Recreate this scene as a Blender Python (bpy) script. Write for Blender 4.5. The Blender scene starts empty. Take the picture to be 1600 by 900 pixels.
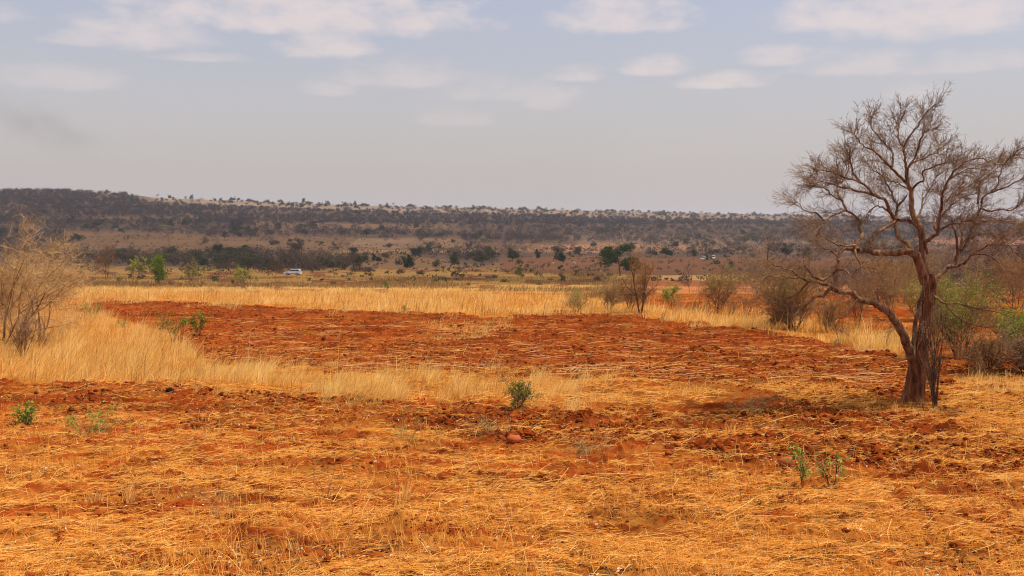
import bpy, bmesh, math, random
import numpy as np
from mathutils import Vector, Matrix

# ------------------------------------------------------------------ camera, sky, sun, exposure
S = bpy.context.scene
COL = S.collection
R = math.radians
F = 1600 * 35.0 / 36.0          # focal length in photo pixels
HZ = 345.0                      # eye-level row in the photo
CAMZ = 4.5
cam_d = bpy.data.cameras.new("camera"); cam = bpy.data.objects.new("camera", cam_d); COL.objects.link(cam)
cam_d.lens = 35; cam_d.sensor_width = 36; cam_d.sensor_fit = 'HORIZONTAL'
cam_d.shift_y = -(450 - HZ) / 1600
cam_d.clip_start = 0.5; cam_d.clip_end = 30000
cam.location = (0, 0, CAMZ); cam.rotation_euler = (R(90), 0, 0)
S.camera = cam
SUN_EL, SUN_AZ = 63.0, 92.0     # azimuth clockwise from straight ahead
sd = Vector((math.cos(R(SUN_EL)) * math.sin(R(SUN_AZ)), math.cos(R(SUN_EL)) * math.cos(R(SUN_AZ)), math.sin(R(SUN_EL))))
sl = bpy.data.lights.new("sun", 'SUN'); sl.energy = 4.2; sl.angle = R(0.5); sl.color = (1.0, 0.93, 0.82)
sun = bpy.data.objects.new("sun", sl); COL.objects.link(sun)
sun.rotation_euler = sd.to_track_quat('Z', 'Y').to_euler(); sun.location = (60, 0, 120)
S.view_settings.view_transform = 'Standard'; S.view_settings.look = 'None'
S.view_settings.exposure = 0.4; S.view_settings.gamma = 1.0
S.cycles.use_denoising = True; S.cycles.pixel_filter_type = 'BLACKMAN_HARRIS'; S.cycles.filter_width = 1.1
S.cycles.max_bounces = 6; S.cycles.diffuse_bounces = 3; S.cycles.transparent_max_bounces = 12
S.cycles.volume_bounces = 0; S.cycles.transmission_bounces = 3; S.cycles.glossy_bounces = 2
HAZE = 0.00016

W = bpy.data.worlds.new("World"); S.world = W; W.use_nodes = True
wn, wl = W.node_tree.nodes, W.node_tree.links
for n in list(wn): wn.remove(n)
def WN(t, **k):
    n = wn.new(t)
    for a, v in k.items(): setattr(n, a, v)
    return n
def wmath(op, a, b=None, c=None, clamp=False):
    n = WN('ShaderNodeMath', operation=op); n.use_clamp = clamp
    for i, v in enumerate((a, b, c)):
        if v is None: continue
        if isinstance(v, (int, float)): n.inputs[i].default_value = v
        else: wl.new(v, n.inputs[i])
    return n.outputs[0]
def wmix(f, a, b):
    n = WN('ShaderNodeMix', data_type='RGBA')
    for i, v in ((0, f), (6, a), (7, b)):
        if isinstance(v, (int, float)): n.inputs[i].default_value = v
        elif isinstance(v, tuple): n.inputs[i].default_value = v
        else: wl.new(v, n.inputs[i])
    return n.outputs[2]
def wsmooth(v, a, b, c0, c1):
    n = WN('ShaderNodeMapRange', interpolation_type='SMOOTHSTEP'); wl.new(v, n.inputs[0])
    for i, q in enumerate((a, b, c0, c1)): n.inputs[i + 1].default_value = q
    return n.outputs[0]
sky = WN('ShaderNodeTexSky', sky_type='NISHITA'); sky.sun_disc = False
sky.sun_elevation = R(SUN_EL); sky.sun_rotation = R(SUN_AZ); sky.dust_density = 3.0; sky.air_density = 1.0; sky.ozone_density = 1.2
SKYS = 0.142
tc = WN('ShaderNodeTexCoord'); sep = WN('ShaderNodeSeparateXYZ'); wl.new(tc.outputs['Generated'], sep.inputs[0])
az = wmath('ARCTAN2', sep.outputs[0], sep.outputs[1]); el = wmath('ARCSINE', sep.outputs[2])
hs = WN('ShaderNodeMix', data_type='RGBA', blend_type='MULTIPLY'); hs.inputs[0].default_value = 1.0
wl.new(sky.outputs[0], hs.inputs[6]); hs.inputs[7].default_value = (0.80, 0.82, 0.90, 1)
# dust layer low in the air
base = wmix(wsmooth(el, 0.0, 0.24, 0.92, 0.46), hs.outputs[2], (0.478 / SKYS, 0.432 / SKYS, 0.415 / SKYS, 1))
nv = WN('ShaderNodeCombineXYZ'); wl.new(az, nv.inputs[0]); wl.new(wmath('MULTIPLY', el, 2.2), nv.inputs[1])
no = WN('ShaderNodeTexNoise', noise_dimensions='2D'); wl.new(nv.outputs[0], no.inputs['Vector'])
no.inputs['Scale'].default_value = 26; no.inputs['Detail'].default_value = 7; no.inputs['Roughness'].default_value = 0.56
nz = wmath('SUBTRACT', no.outputs[0], 0.5)
# clouds: (azimuth, elevation of the flat base, half width, height, strength) in degrees
def cl(x0, x1, base, top, s): 
    xm = (x0 + x1) / 2
    return (math.degrees(math.atan((xm - 800) / F)), math.degrees(math.atan((HZ - base) / F)),
            math.degrees(math.atan((x1 - x0) / 2 / F)), math.degrees(math.atan((base - top) / F)), s)
CL = [cl(190, 775, 40, -30, 1), cl(120, 330, 80, 25, .8), cl(70, 210, 88, 66, .6), cl(430, 590, 84, 45, .9), cl(245, 390, 104, 90, .5),
      cl(0, 190, 150, 112, .45), cl(500, 760, 128, 92, .55), cl(660, 900, 150, 118, .4), cl(465, 560, 147, 124, .45), cl(860, 1095, 40, -8, .95), cl(850, 950, 122, 98, .75),
      cl(970, 1088, 112, 79, .85), cl(1055, 1212, 137, 114, .85), cl(1190, 1420, 50, 2, 1), cl(1300, 1640, 58, -25, .95), cl(1155, 1270, 104, 76, .75),
      cl(1240, 1450, 122, 90, .65), cl(1400, 1620, 128, 102, .5), cl(815, 920, 164, 132, .55), cl(640, 780, 190, 163, .35), cl(1380, 1480, 165, 140, .4),
      cl(-420, -40, 60, 0, .8), cl(1680, 2000, 100, 40, .8)]
dens = None
for a, e, hw, h, s in CL:
    u = wmath('DIVIDE', wmath('SUBTRACT', az, R(a)), R(hw))
    v = wmath('DIVIDE', wmath('SUBTRACT', el, R(e)), R(h))
    up = wmath('MAXIMUM', v, 0.0); dn = wmath('MULTIPLY', wmath('MINIMUM', v, 0.0), 3.2)
    r2 = wmath('ADD', wmath('MULTIPLY', u, u), wmath('ADD', wmath('MULTIPLY', up, up), wmath('MULTIPLY', dn, dn)))
    q = wmath('ADD', wmath('SUBTRACT', 0.85, r2), wmath('MULTIPLY', nz, 2.3))
    m = wmath('MULTIPLY', wsmooth(q, -0.45, 1.15, 0, 1), s)
    dens = m if dens is None else wmath('MAXIMUM', dens, m)
# scattered cumulus over the rest of the sky
no2 = WN('ShaderNodeTexNoise', noise_dimensions='3D'); wl.new(tc.outputs['Generated'], no2.inputs['Vector'])
no2.inputs['Scale'].default_value = 5; no2.inputs['Detail'].default_value = 8
gen = wmath('MULTIPLY', wsmooth(no2.outputs[0], 0.53, 0.66, 0, .8), wsmooth(el, 0.27, 0.4, 0, 1))
dens = wmath('MAXIMUM', dens, gen)
dens = wmath('MULTIPLY', dens, 0.72)
skyc = wmix(dens, base, (0.65 / SKYS, 0.555 / SKYS, 0.53 / SKYS, 1))
bg = WN('ShaderNodeBackground'); bg.inputs[1].default_value = SKYS; wl.new(skyc, bg.inputs[0])
wo = WN('ShaderNodeOutputWorld'); wl.new(bg.outputs[0], wo.inputs[0])

# ------------------------------------------------------------------ helpers
rng = np.random.default_rng(11)
def hash2(ix, iy, seed):
    h = (ix.astype(np.int64) * 374761393 + iy.astype(np.int64) * 668265263 + seed * 1442695041) & 0xFFFFFFFF
    h = ((h ^ (h >> 13)) * 1274126177) & 0xFFFFFFFF
    return ((h ^ (h >> 16)) & 0xFFFF) / 65535.0
def vnoise(x, y, seed=0):
    x = np.asarray(x, float); y = np.asarray(y, float)
    ix = np.floor(x); iy = np.floor(y); fx = x - ix; fy = y - iy
    fx = fx * fx * (3 - 2 * fx); fy = fy * fy * (3 - 2 * fy)
    a = hash2(ix, iy, seed); b = hash2(ix + 1, iy, seed); c = hash2(ix, iy + 1, seed); d = hash2(ix + 1, iy + 1, seed)
    return (a + (b - a) * fx) * (1 - fy) + (c + (d - c) * fx) * fy
def fbm(x, y, seed=0, o=4, g=0.5):
    s = 0; a = 1.0; t = 0
    for k in range(o):
        s = s + a * vnoise(x * 2**k + 17.3 * k, y * 2**k - 9.1 * k, seed + k); t += a; a *= g
    return s / t
def sstep(x, a, b):
    t = np.clip((x - a) / (b - a), 0, 1); return t * t * (3 - 2 * t)

# the lie of the land: drop below the eye against distance, then a hillside up to the ridge
TD = np.array([-60, 0, 8, 14, 20, 26, 40, 65, 90, 120, 150, 180, 250, 300, 360, 450, 600, 700], float)
TH = np.array([4.3, 4.4, 4.5, 4.55, 4.7, 4.95, 5.4, 6.2, 7.3, 8.9, 10.3, 11.6, 14.2, 16.1, 17.6, 18.5, 19.1, 19.35])
dd = np.linspace(-60, 700, 7601)
hh = np.interp(dd, TD, TH)
k = np.hanning(121); k /= k.sum()
hs_ = np.convolve(np.pad(hh, 60, mode='edge'), k, 'valid'); hs_[dd < 12] = hh[dd < 12]
w_ = sstep(dd, 12, 22); hh = hh * (1 - w_) + hs_ * w_
RX = np.array([-900, -300, 0, 100, 200, 250, 300, 400, 600, 800, 1000, 1240, 1600, 2300], float)
RR = np.array([302, 300, 298, 299, 304, 309, 311, 315, 322, 326, 331, 336, 341, 348], float)
RDX = np.array([-900, 0, 200, 260, 500, 1600, 2300], float)
RD = np.array([1450, 1450, 1500, 1750, 1950, 2400, 2500], float)
ROW700 = HZ + F * 19.35 / 700
def h_of(x, y):
    """drop below the eye of the smooth land at x, y"""
    x = np.asarray(x, float); y = np.asarray(y, float)
    near = np.interp(y, dd, hh)
    ys = np.maximum(y, 1.0)
    px = 800 + F * x / ys
    rr = np.interp(px, RX, RR); rd = np.interp(px, RDX, RD)
    yc = np.minimum(ys, rd)
    s = np.clip((1 / 700 - 1 / np.maximum(yc, 700)) / (1 / 700 - 1 / rd), 0, 1)
    row = ROW700 + (rr - ROW700) * s
    far = (row - HZ) * yc / F + np.maximum(ys - rd, 0) * 0.03
    return np.where(y > 700, far, near)
def base_z(x, y): return CAMZ - h_of(x, y)
def depth_at(px, row):
    px = np.asarray(px, float); row = np.asarray(row, float)
    px, row = np.broadcast_arrays(px, row)
    lo = np.full(px.shape, 7.0); hi = np.interp(px, RDX, RD).copy()
    for _ in range(40):
        m = (lo + hi) / 2
        r = HZ + F * h_of((px - 800) / F * m, m) / m
        up = r > row
        lo = np.where(up, m, lo); hi = np.where(up, hi, m)
    return (lo + hi) / 2
def project(x, y, z):
    return 800 + F * x / y, HZ - F * (z - CAMZ) / y

def inpoly(px, py, poly):
    px = np.asarray(px); py = np.asarray(py); r = np.zeros(px.shape, bool)
    n = len(poly); j = n - 1
    for i in range(n):
        xi, yi = poly[i]; xj, yj = poly[j]
        if yi != yj:
            c = ((yi > py) != (yj > py)) & (px < (xj - xi) * (py - yi) / (yj - yi) + xi)
            r ^= c
        j = i
    return r
# patches of ground, drawn once on the photo's plan and laid on the land at their true distance
G_STRIP = [(255, 578), (400, 570), (560, 586), (800, 592), (1000, 600), (1140, 618), (1100, 632), (960, 634), (800, 628), (600, 622), (400, 614), (255, 606)]
G_LEFT = [(-320, 520), (60, 492), (180, 497), (262, 520), (288, 545), (330, 575), (285, 602), (100, 602), (-320, 597)]
G_LEFT2 = [(-320, 446), (110, 446), (150, 462), (140, 485), (180, 500), (60, 510), (-320, 530)]
G_FAR = [(90, 458), (130, 449), (420, 452), (700, 455), (900, 464), (1000, 480), (1215, 497), (1420, 535), (1420, 556), (1215, 523), (1010, 497), (880, 488), (760, 497), (640, 489), (400, 478), (130, 468)]
G_TREE = [(1290, 527), (1420, 538), (1430, 562), (1340, 552)]
G_MID = [(650, 528), (690, 505), (800, 498), (800, 515), (730, 535)]
G_RIGHT = [(1490, 588), (1640, 588), (1900, 600), (1900, 630), (1560, 622), (1490, 604)]
P_BAND = [(-320, 602), (100, 604), (285, 604), (600, 624), (800, 632), (960, 640), (1110, 644), (1260, 640), (1400, 652), (1640, 690), (1640, 742), (1300, 742), (1120, 722), (960, 700), (800, 690), (620, 668), (470, 678), (330, 668), (200, 640), (-320, 628)]
FIELD = [(130, 468), (400, 478), (640, 489), (760, 497), (880, 488), (1010, 497), (1215, 523), (1340, 552), (1420, 560), (1640, 590), (1640, 660), (1260, 640), (1130, 604), (1000, 598), (800, 592), (560, 586), (400, 570), (330, 575), (288, 545), (262, 520), (180, 497), (140, 485)]

MOUNDS = []
for _px, _row, _w, _h in ((628, 822, .46, .11), (1442, 756, .30, .14), (840, 755, .35, .10), (1060, 780, .45, .08), (1300, 872, .5, .10), (1520, 860, .5, .12), (310, 712, .35, .10), (110, 770, .4, .08), (900, 772, .3, .08), (420, 812, .5, .07), (1330, 840, .4, .08), (140, 880, .5, .07)):
    _d = float(depth_at(_px, _row)); MOUNDS.append(((_px - 800) / F * _d, _d, _w, _h))
def micro(x, y):
    """clods, furrows and hummocks of the near soil"""
    x = np.asarray(x, float); y = np.asarray(y, float)
    px, row = 800 + F * x / np.maximum(y, 1), HZ + F * h_of(x, y) / np.maximum(y, 1)
    wob = (vnoise(x * .5, y * .5, 5) - .5) * 14
    band = inpoly(px, row + wob, P_BAND); field = inpoly(px, row + wob * .5, FIELD)
    a = np.where(band, 1.0, np.where(field, 0.95, 0.75)) * sstep(150 - y, 0, 60)
    n = (fbm(x * 1.1, y * 1.1, 21, 3) - .5) * 0.22 + np.abs(fbm(x * 3.7, y * 3.7, 31, 3) - .5) * 0.36 + (vnoise(x * 10, y * 10, 41) - .5) * .085
    big = (fbm(x * .22, y * .3, 51, 2) - .5) * .5
    furrow = np.sin(y * 2.0 + vnoise(x * .3, y * .3, 6) * 5) * 0.035
    for mx, my, mw, mh in MOUNDS: big = big + 0 ; n = n + mh * np.exp(-(((x - mx) / mw) ** 2 + ((y - my) / (mw * .7)) ** 2) * 1.4) / .45
    return a * (n + furrow) + big * sstep(150 - y, 0, 60) * .6
def ground_z(x, y): return base_z(x, y) + micro(x, y)
def spot(px, row):
    """point on the ground seen at a photo pixel"""
    d = float(depth_at(px, row)); x = (px - 800) / F * d
    return x, d, float(ground_z(np.array([x]), np.array([d]))[0])

def mesh_np(name, V, quads=None, tris=None, attrs=None, mats=(), smooth=False, parent=None, link=True, fmat=None):
    me = bpy.data.meshes.new(name)
    V = np.asarray(V, np.float32); me.vertices.add(len(V)); me.vertices.foreach_set('co', V.ravel())
    q = np.zeros((0, 4), np.int32) if quads is None else np.asarray(quads, np.int32).reshape(-1, 4)
    t = np.zeros((0, 3), np.int32) if tris is None else np.asarray(tris, np.int32).reshape(-1, 3)
    li = np.concatenate([q.ravel(), t.ravel()]).astype(np.int32)
    me.loops.add(len(li)); me.loops.foreach_set('vertex_index', li)
    tot = np.concatenate([np.full(len(q), 4), np.full(len(t), 3)]).astype(np.int32)
    st = np.concatenate([[0], np.cumsum(tot)[:-1]]).astype(np.int32) if len(tot) else tot
    me.polygons.add(len(tot)); me.polygons.foreach_set('loop_start', st)
    if smooth: me.polygons.foreach_set('use_smooth', np.ones(len(tot), bool))
    if fmat is not None: me.polygons.foreach_set('material_index', np.asarray(fmat, np.int32))
    for k_, a in (attrs or {}).items():
        a = np.asarray(a, np.float32)
        if a.ndim == 1:
            at = me.attributes.new(k_, 'FLOAT', 'POINT'); at.data.foreach_set('value', a)
        else:
            at = me.attributes.new(k_, 'FLOAT_COLOR', 'POINT')
            if a.shape[1] == 3: a = np.concatenate([a, np.ones((len(a), 1), np.float32)], 1)
            at.data.foreach_set('color', a.ravel())
    for m in mats: me.materials.append(m)
    me.update(calc_edges=True); me.validate()
    o = bpy.data.objects.new(name, me)
    if link: COL.objects.link(o)
    if parent is not None: o.parent = parent
    return o
def tag(o, label=None, cat=None, group=None, kind=None):
    if label: o['label'] = label
    if cat: o['category'] = cat
    if group: o['group'] = group
    if kind: o['kind'] = kind
    return o
def empty(name, loc=(0, 0, 0), rz=0.0, sc=1.0):
    o = bpy.data.objects.new(name, None); COL.objects.link(o); o.empty_display_size = .3
    o.location = loc; o.rotation_euler = (0, 0, rz); o.scale = (sc, sc, sc) if not isinstance(sc, tuple) else sc
    return o
def copy_tree(o, parent=None):
    c = o.copy(); COL.objects.link(c)
    if parent is not None: c.parent = parent
    for ch in list(o.children): copy_tree(ch, c)
    return c

# ------------------------------------------------------------------ materials
def mat(name):
    m = bpy.data.materials.new(name); m.use_nodes = True
    nt = m.node_tree
    for n in list(nt.nodes): nt.nodes.remove(n)
    return m, nt.nodes, nt.links, nt.nodes.new('ShaderNodeOutputMaterial')
def leafy(name, cols, trans=0.3, noise=None):
    """thin blades and leaves: colour picked per blade, some light passing through"""
    m, n, l, out = mat(name)
    at = n.new('ShaderNodeAttribute'); at.attribute_name = 'var'
    cr = n.new('ShaderNodeValToRGB'); e = cr.color_ramp.elements
    while len(e) < len(cols): e.new(0.5)
    for i, c in enumerate(cols):
        e[i].position = i / max(len(cols) - 1, 1); e[i].color = (*c, 1)
    l.new(at.outputs['Fac'], cr.inputs[0])
    d = n.new('ShaderNodeBsdfDiffuse'); l.new(cr.outputs[0], d.inputs[0])
    t = n.new('ShaderNodeBsdfTranslucent'); l.new(cr.outputs[0], t.inputs[0])
    mx = n.new('ShaderNodeMixShader'); mx.inputs[0].default_value = trans
    l.new(d.outputs[0], mx.inputs[1]); l.new(t.outputs[0], mx.inputs[2]); l.new(mx.outputs[0], out.inputs[0])
    return m
def bark(name, c0, c1, scale=9.0, bump=0.6):
    m, n, l, out = mat(name)
    tcn = n.new('ShaderNodeTexCoord'); mp = n.new('ShaderNodeMapping'); mp.inputs['Scale'].default_value = (1, 1, .25)
    l.new(tcn.outputs['Object'], mp.inputs[0])
    no_ = n.new('ShaderNodeTexNoise'); no_.inputs['Scale'].default_value = scale; no_.inputs['Detail'].default_value = 6; l.new(mp.outputs[0], no_.inputs['Vector'])
    cr = n.new('ShaderNodeValToRGB'); cr.color_ramp.elements[0].position = .36; cr.color_ramp.elements[1].position = .66
    cr.color_ramp.elements[0].color = (*c0, 1); cr.color_ramp.elements[1].color = (*c1, 1); l.new(no_.outputs[0], cr.inputs[0])
    b = n.new('ShaderNodeBsdfPrincipled'); b.inputs['Roughness'].default_value = .9; b.inputs['Specular IOR Level'].default_value = .2
    l.new(cr.outputs[0], b.inputs['Base Color'])
    bp = n.new('ShaderNodeBump'); bp.inputs['Strength'].default_value = bump; bp.inputs['Distance'].default_value = .03; l.new(no_.outputs[0], bp.inputs['Height'])
    l.new(bp.outputs[0], b.inputs['Normal']); l.new(b.outputs[0], out.inputs[0])
    return m
def plain(name, c, rough=.5, metal=0.0, spec=.5, coat=0.0):
    m, n, l, out = mat(name)
    b = n.new('ShaderNodeBsdfPrincipled'); b.inputs['Roughness'].default_value = rough
    b.inputs['Metallic'].default_value = metal; b.inputs['Specular IOR Level'].default_value = spec; b.inputs['Coat Weight'].default_value = coat
    no_ = n.new('ShaderNodeTexNoise'); no_.inputs['Scale'].default_value = 4; no_.inputs['Detail'].default_value = 5
    tcn = n.new('ShaderNodeTexCoord'); l.new(tcn.outputs['Object'], no_.inputs['Vector'])
    mx = n.new('ShaderNodeMix'); mx.data_type = 'RGBA'; l.new(no_.outputs[0], mx.inputs[0])
    mx.inputs[6].default_value = (*[v * .85 for v in c], 1); mx.inputs[7].default_value = (*[min(1, v * 1.12) for v in c], 1)
    l.new(mx.outputs[2], b.inputs['Base Color']); l.new(b.outputs[0], out.inputs[0])
    return m
M = {}
M['straw'] = leafy('dry_straw', [(.36, .115, .014), (.62, .235, .034), (.79, .38, .075), (.90, .58, .19)], .3)
M['tallgrass'] = leafy('dry_tall_grass', [(.44, .19, .035), (.80, .46, .105), (.91, .61, .175), (.94, .72, .30)], .5)
M['dullgrass'] = leafy('olive_dry_grass', [(.20, .12, .045), (.34, .20, .07), (.42, .25, .085)], .25)
M['stalk'] = leafy('bleached_stalk', [(.46, .20, .055), (.60, .33, .12), (.72, .48, .24)], .1)
M['dark_stalk_speck'] = leafy('dead_stalk_and_shade_speck', [(.12, .06, .025), (.22, .11, .04)], .1)
M['deadleaf'] = leafy('curled_dead_leaf', [(.36, .20, .08), (.55, .38, .2), (.72, .60, .45)], .2)
M['bigbark'] = bark('reddened_bark', (.060, .017, .006), (.26, .088, .030), 12, 1.0)
M['limbbark'] = bark('grey_brown_bark', (.085, .038, .018), (.29, .15, .07), 11)
M['twig'] = leafy('bare_twig', [(.13, .07, .038), (.26, .15, .08), (.38, .24, .14)], .08)
M['greytwig'] = leafy('grey_twig', [(.085, .06, .05), (.13, .095, .08), (.20, .14, .11)], .1)
M['scrub'] = leafy('leafless_scrub', [(.10, .066, .044), (.18, .12, .075), (.26, .18, .10)], .25)
M['wood'] = leafy('far_bare_woodland', [(.050, .042, .044), (.082, .064, .062), (.14, .095, .072)], .15)
M['pinktwig'] = leafy('russet_twig', [(.18, .085, .035), (.32, .16, .065), (.42, .24, .10)], .2)
M['thorn'] = leafy('tan_thorn_twig', [(.30, .165, .06), (.50, .31, .13), (.66, .46, .23)], .25)
M['shbark'] = bark('shrub_bark', (.07, .035, .02), (.17, .09, .05), 14)
M['green'] = leafy('fresh_green_leaf', [(.075, .10, .010), (.175, .20, .022), (.33, .34, .05)], .4)
M['bright'] = leafy('bright_green_leaf', [(.11, .165, .015), (.22, .29, .032), (.34, .39, .065)], .35)
M['dark'] = leafy('dark_evergreen_leaf', [(.018, .030, .014), (.035, .055, .02), (.06, .085, .03)], .2)
M['umb'] = leafy('deep_green_leaf', [(.025, .05, .014), (.05, .088, .022), (.085, .125, .035)], .25)
M['olive'] = leafy('grey_olive_leaf', [(.05, .055, .03), (.09, .095, .045), (.14, .14, .065)], .25)
M['yellow'] = leafy('yellow_green_leaf', [(.20, .20, .03), (.32, .31, .06), (.44, .42, .11)], .35)
M['glauc'] = leafy('blue_green_leaf', [(.12, .15, .018), (.26, .29, .045), (.48, .49, .16)], .35)
M['russet'] = leafy('russet_dead_leaf', [(.22, .09, .03), (.36, .17, .055), (.44, .26, .08)], .3)
M['weed'] = leafy('dry_olive_weed', [(.16, .14, .05), (.28, .22, .08), (.40, .30, .13)], .25)
M['weedg'] = leafy('olive_green_leaf', [(.12, .12, .025), (.22, .22, .045), (.34, .30, .07)], .35)
M['yellowg'] = leafy('yellowish_green_leaf', [(.14, .17, .025), (.24, .28, .05), (.36, .38, .09)], .35)
M['rock'] = plain('red_sandstone', (.36, .078, .020), .95, spec=.2)
M['holeblack'] = plain('hole_black', (.016, .010, .008), 1.0, spec=0.0)  # near-black colour stands in for the dark inside a hole
M['clod'] = plain('red_soil_clod', (.27, .055, .010), 1.0, spec=.1)

def ground_material():
    m, n, l, out = mat('ground_soil')
    at = n.new('ShaderNodeAttribute'); at.attribute_name = 'col'
    tcn = n.new('ShaderNodeTexCoord')
    n1 = n.new('ShaderNodeTexNoise'); n1.inputs['Scale'].default_value = 9; n1.inputs['Detail'].default_value = 8; n1.inputs['Roughness'].default_value = .7
    l.new(tcn.outputs['Object'], n1.inputs['Vector'])
    n2 = n.new('ShaderNodeTexNoise'); n2.inputs['Scale'].default_value = .25; n2.inputs['Detail'].default_value = 6; l.new(tcn.outputs['Object'], n2.inputs['Vector'])
    r1 = n.new('ShaderNodeMapRange'); l.new(n1.outputs[0], r1.inputs[0]); r1.inputs[1].default_value = .3; r1.inputs[2].default_value = .7; r1.inputs[3].default_value = .68; r1.inputs[4].default_value = 1.3
    r2 = n.new('ShaderNodeMapRange'); l.new(n2.outputs[0], r2.inputs[0]); r2.inputs[1].default_value = .3; r2.inputs[2].default_value = .7; r2.inputs[3].default_value = .85; r2.inputs[4].default_value = 1.15
    mu = n.new('ShaderNodeMath'); mu.operation = 'MULTIPLY'; l.new(r1.outputs[0], mu.inputs[0]); l.new(r2.outputs[0], mu.inputs[1])
    vm = n.new('ShaderNodeVectorMath'); vm.operation = 'SCALE'; l.new(at.outputs['Color'], vm.inputs[0]); l.new(mu.outputs[0], vm.inputs['Scale'])
    b = n.new('ShaderNodeBsdfDiffuse'); b.inputs['Roughness'].default_value = .6; l.new(vm.outputs[0], b.inputs[0])
    bp = n.new('ShaderNodeBump'); bp.inputs['Strength'].default_value = .8; bp.inputs['Distance'].default_value = .06; l.new(n1.outputs[0], bp.inputs['Height'])
    l.new(bp.outputs[0], b.inputs['Normal']); l.new(b.outputs[0], out.inputs[0])
    return m
M['ground'] = ground_material()

# ------------------------------------------------------------------ ground
C_SOIL = np.array([.222, .039, .0065]); C_SOILD = np.array([.125, .021, .004]); C_LIT = np.array([.50, .19, .032]); C_STRAW = np.array([.56, .31, .085])
CLEAR = [  # open ground between the belts of far scrub: outline, tree cover left, soil colour
    ([(60, 341), (300, 339), (330, 345), (300, 347), (60, 347)], .35, (.205, .118, .06)),
    ([(395, 346), (470, 349), (640, 352), (700, 353), (700, 358), (540, 356), (400, 354)], .22, (.24, .135, .07)),
    ([(100, 362), (300, 366), (330, 371), (560, 372), (720, 372), (745, 389), (720, 396), (560, 399), (330, 391), (290, 400), (100, 392)], .07, (.205, .112, .054)),
    ([(780, 404), (880, 401), (1240, 404), (1340, 402), (1340, 424), (1000, 432), (780, 424)], .04, (.225, .10, .048)),
    ([(735, 380), (1000, 382), (1090, 385), (1090, 389), (940, 394), (800, 391), (735, 386)], .12, (.24, .12, .06)),
    ([(1430, 371), (1640, 373), (1640, 384), (1430, 382)], .06, (.26, .12, .075)),
    ([(470, 398), (640, 398), (700, 408), (640, 412), (480, 410)], .4, (.215, .115, .052))]
def cover(px, row):
    rr = np.interp(px, RX, RR)
    n = fbm(px * .022, row * .09, 201, 4)
    c = np.where(n > .36, 1.0, np.where((px > 720) & (row < 384), .8, .55))
    for P, v, _ in CLEAR: c = np.where(inpoly(px, row + (fbm(px * .03, row * .2, 203, 3) - .5) * 6, P), v, c)
    top = rr + np.where(px < 190, 0, 9 * sstep(px, 190, 230))
    c = np.where(row < top + 1, np.where(px > 620, .42, .12), c)
    lowb = np.interp(px, [-400, 0, 140, 330, 400, 480, 500, 620, 760, 800, 860, 1240, 1300, 1700], [412, 412, 413, 419, 428, 428, 424, 404, 414, 404, 402, 403, 404, 406])
    return np.where(row > lowb, .0, c)
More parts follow.
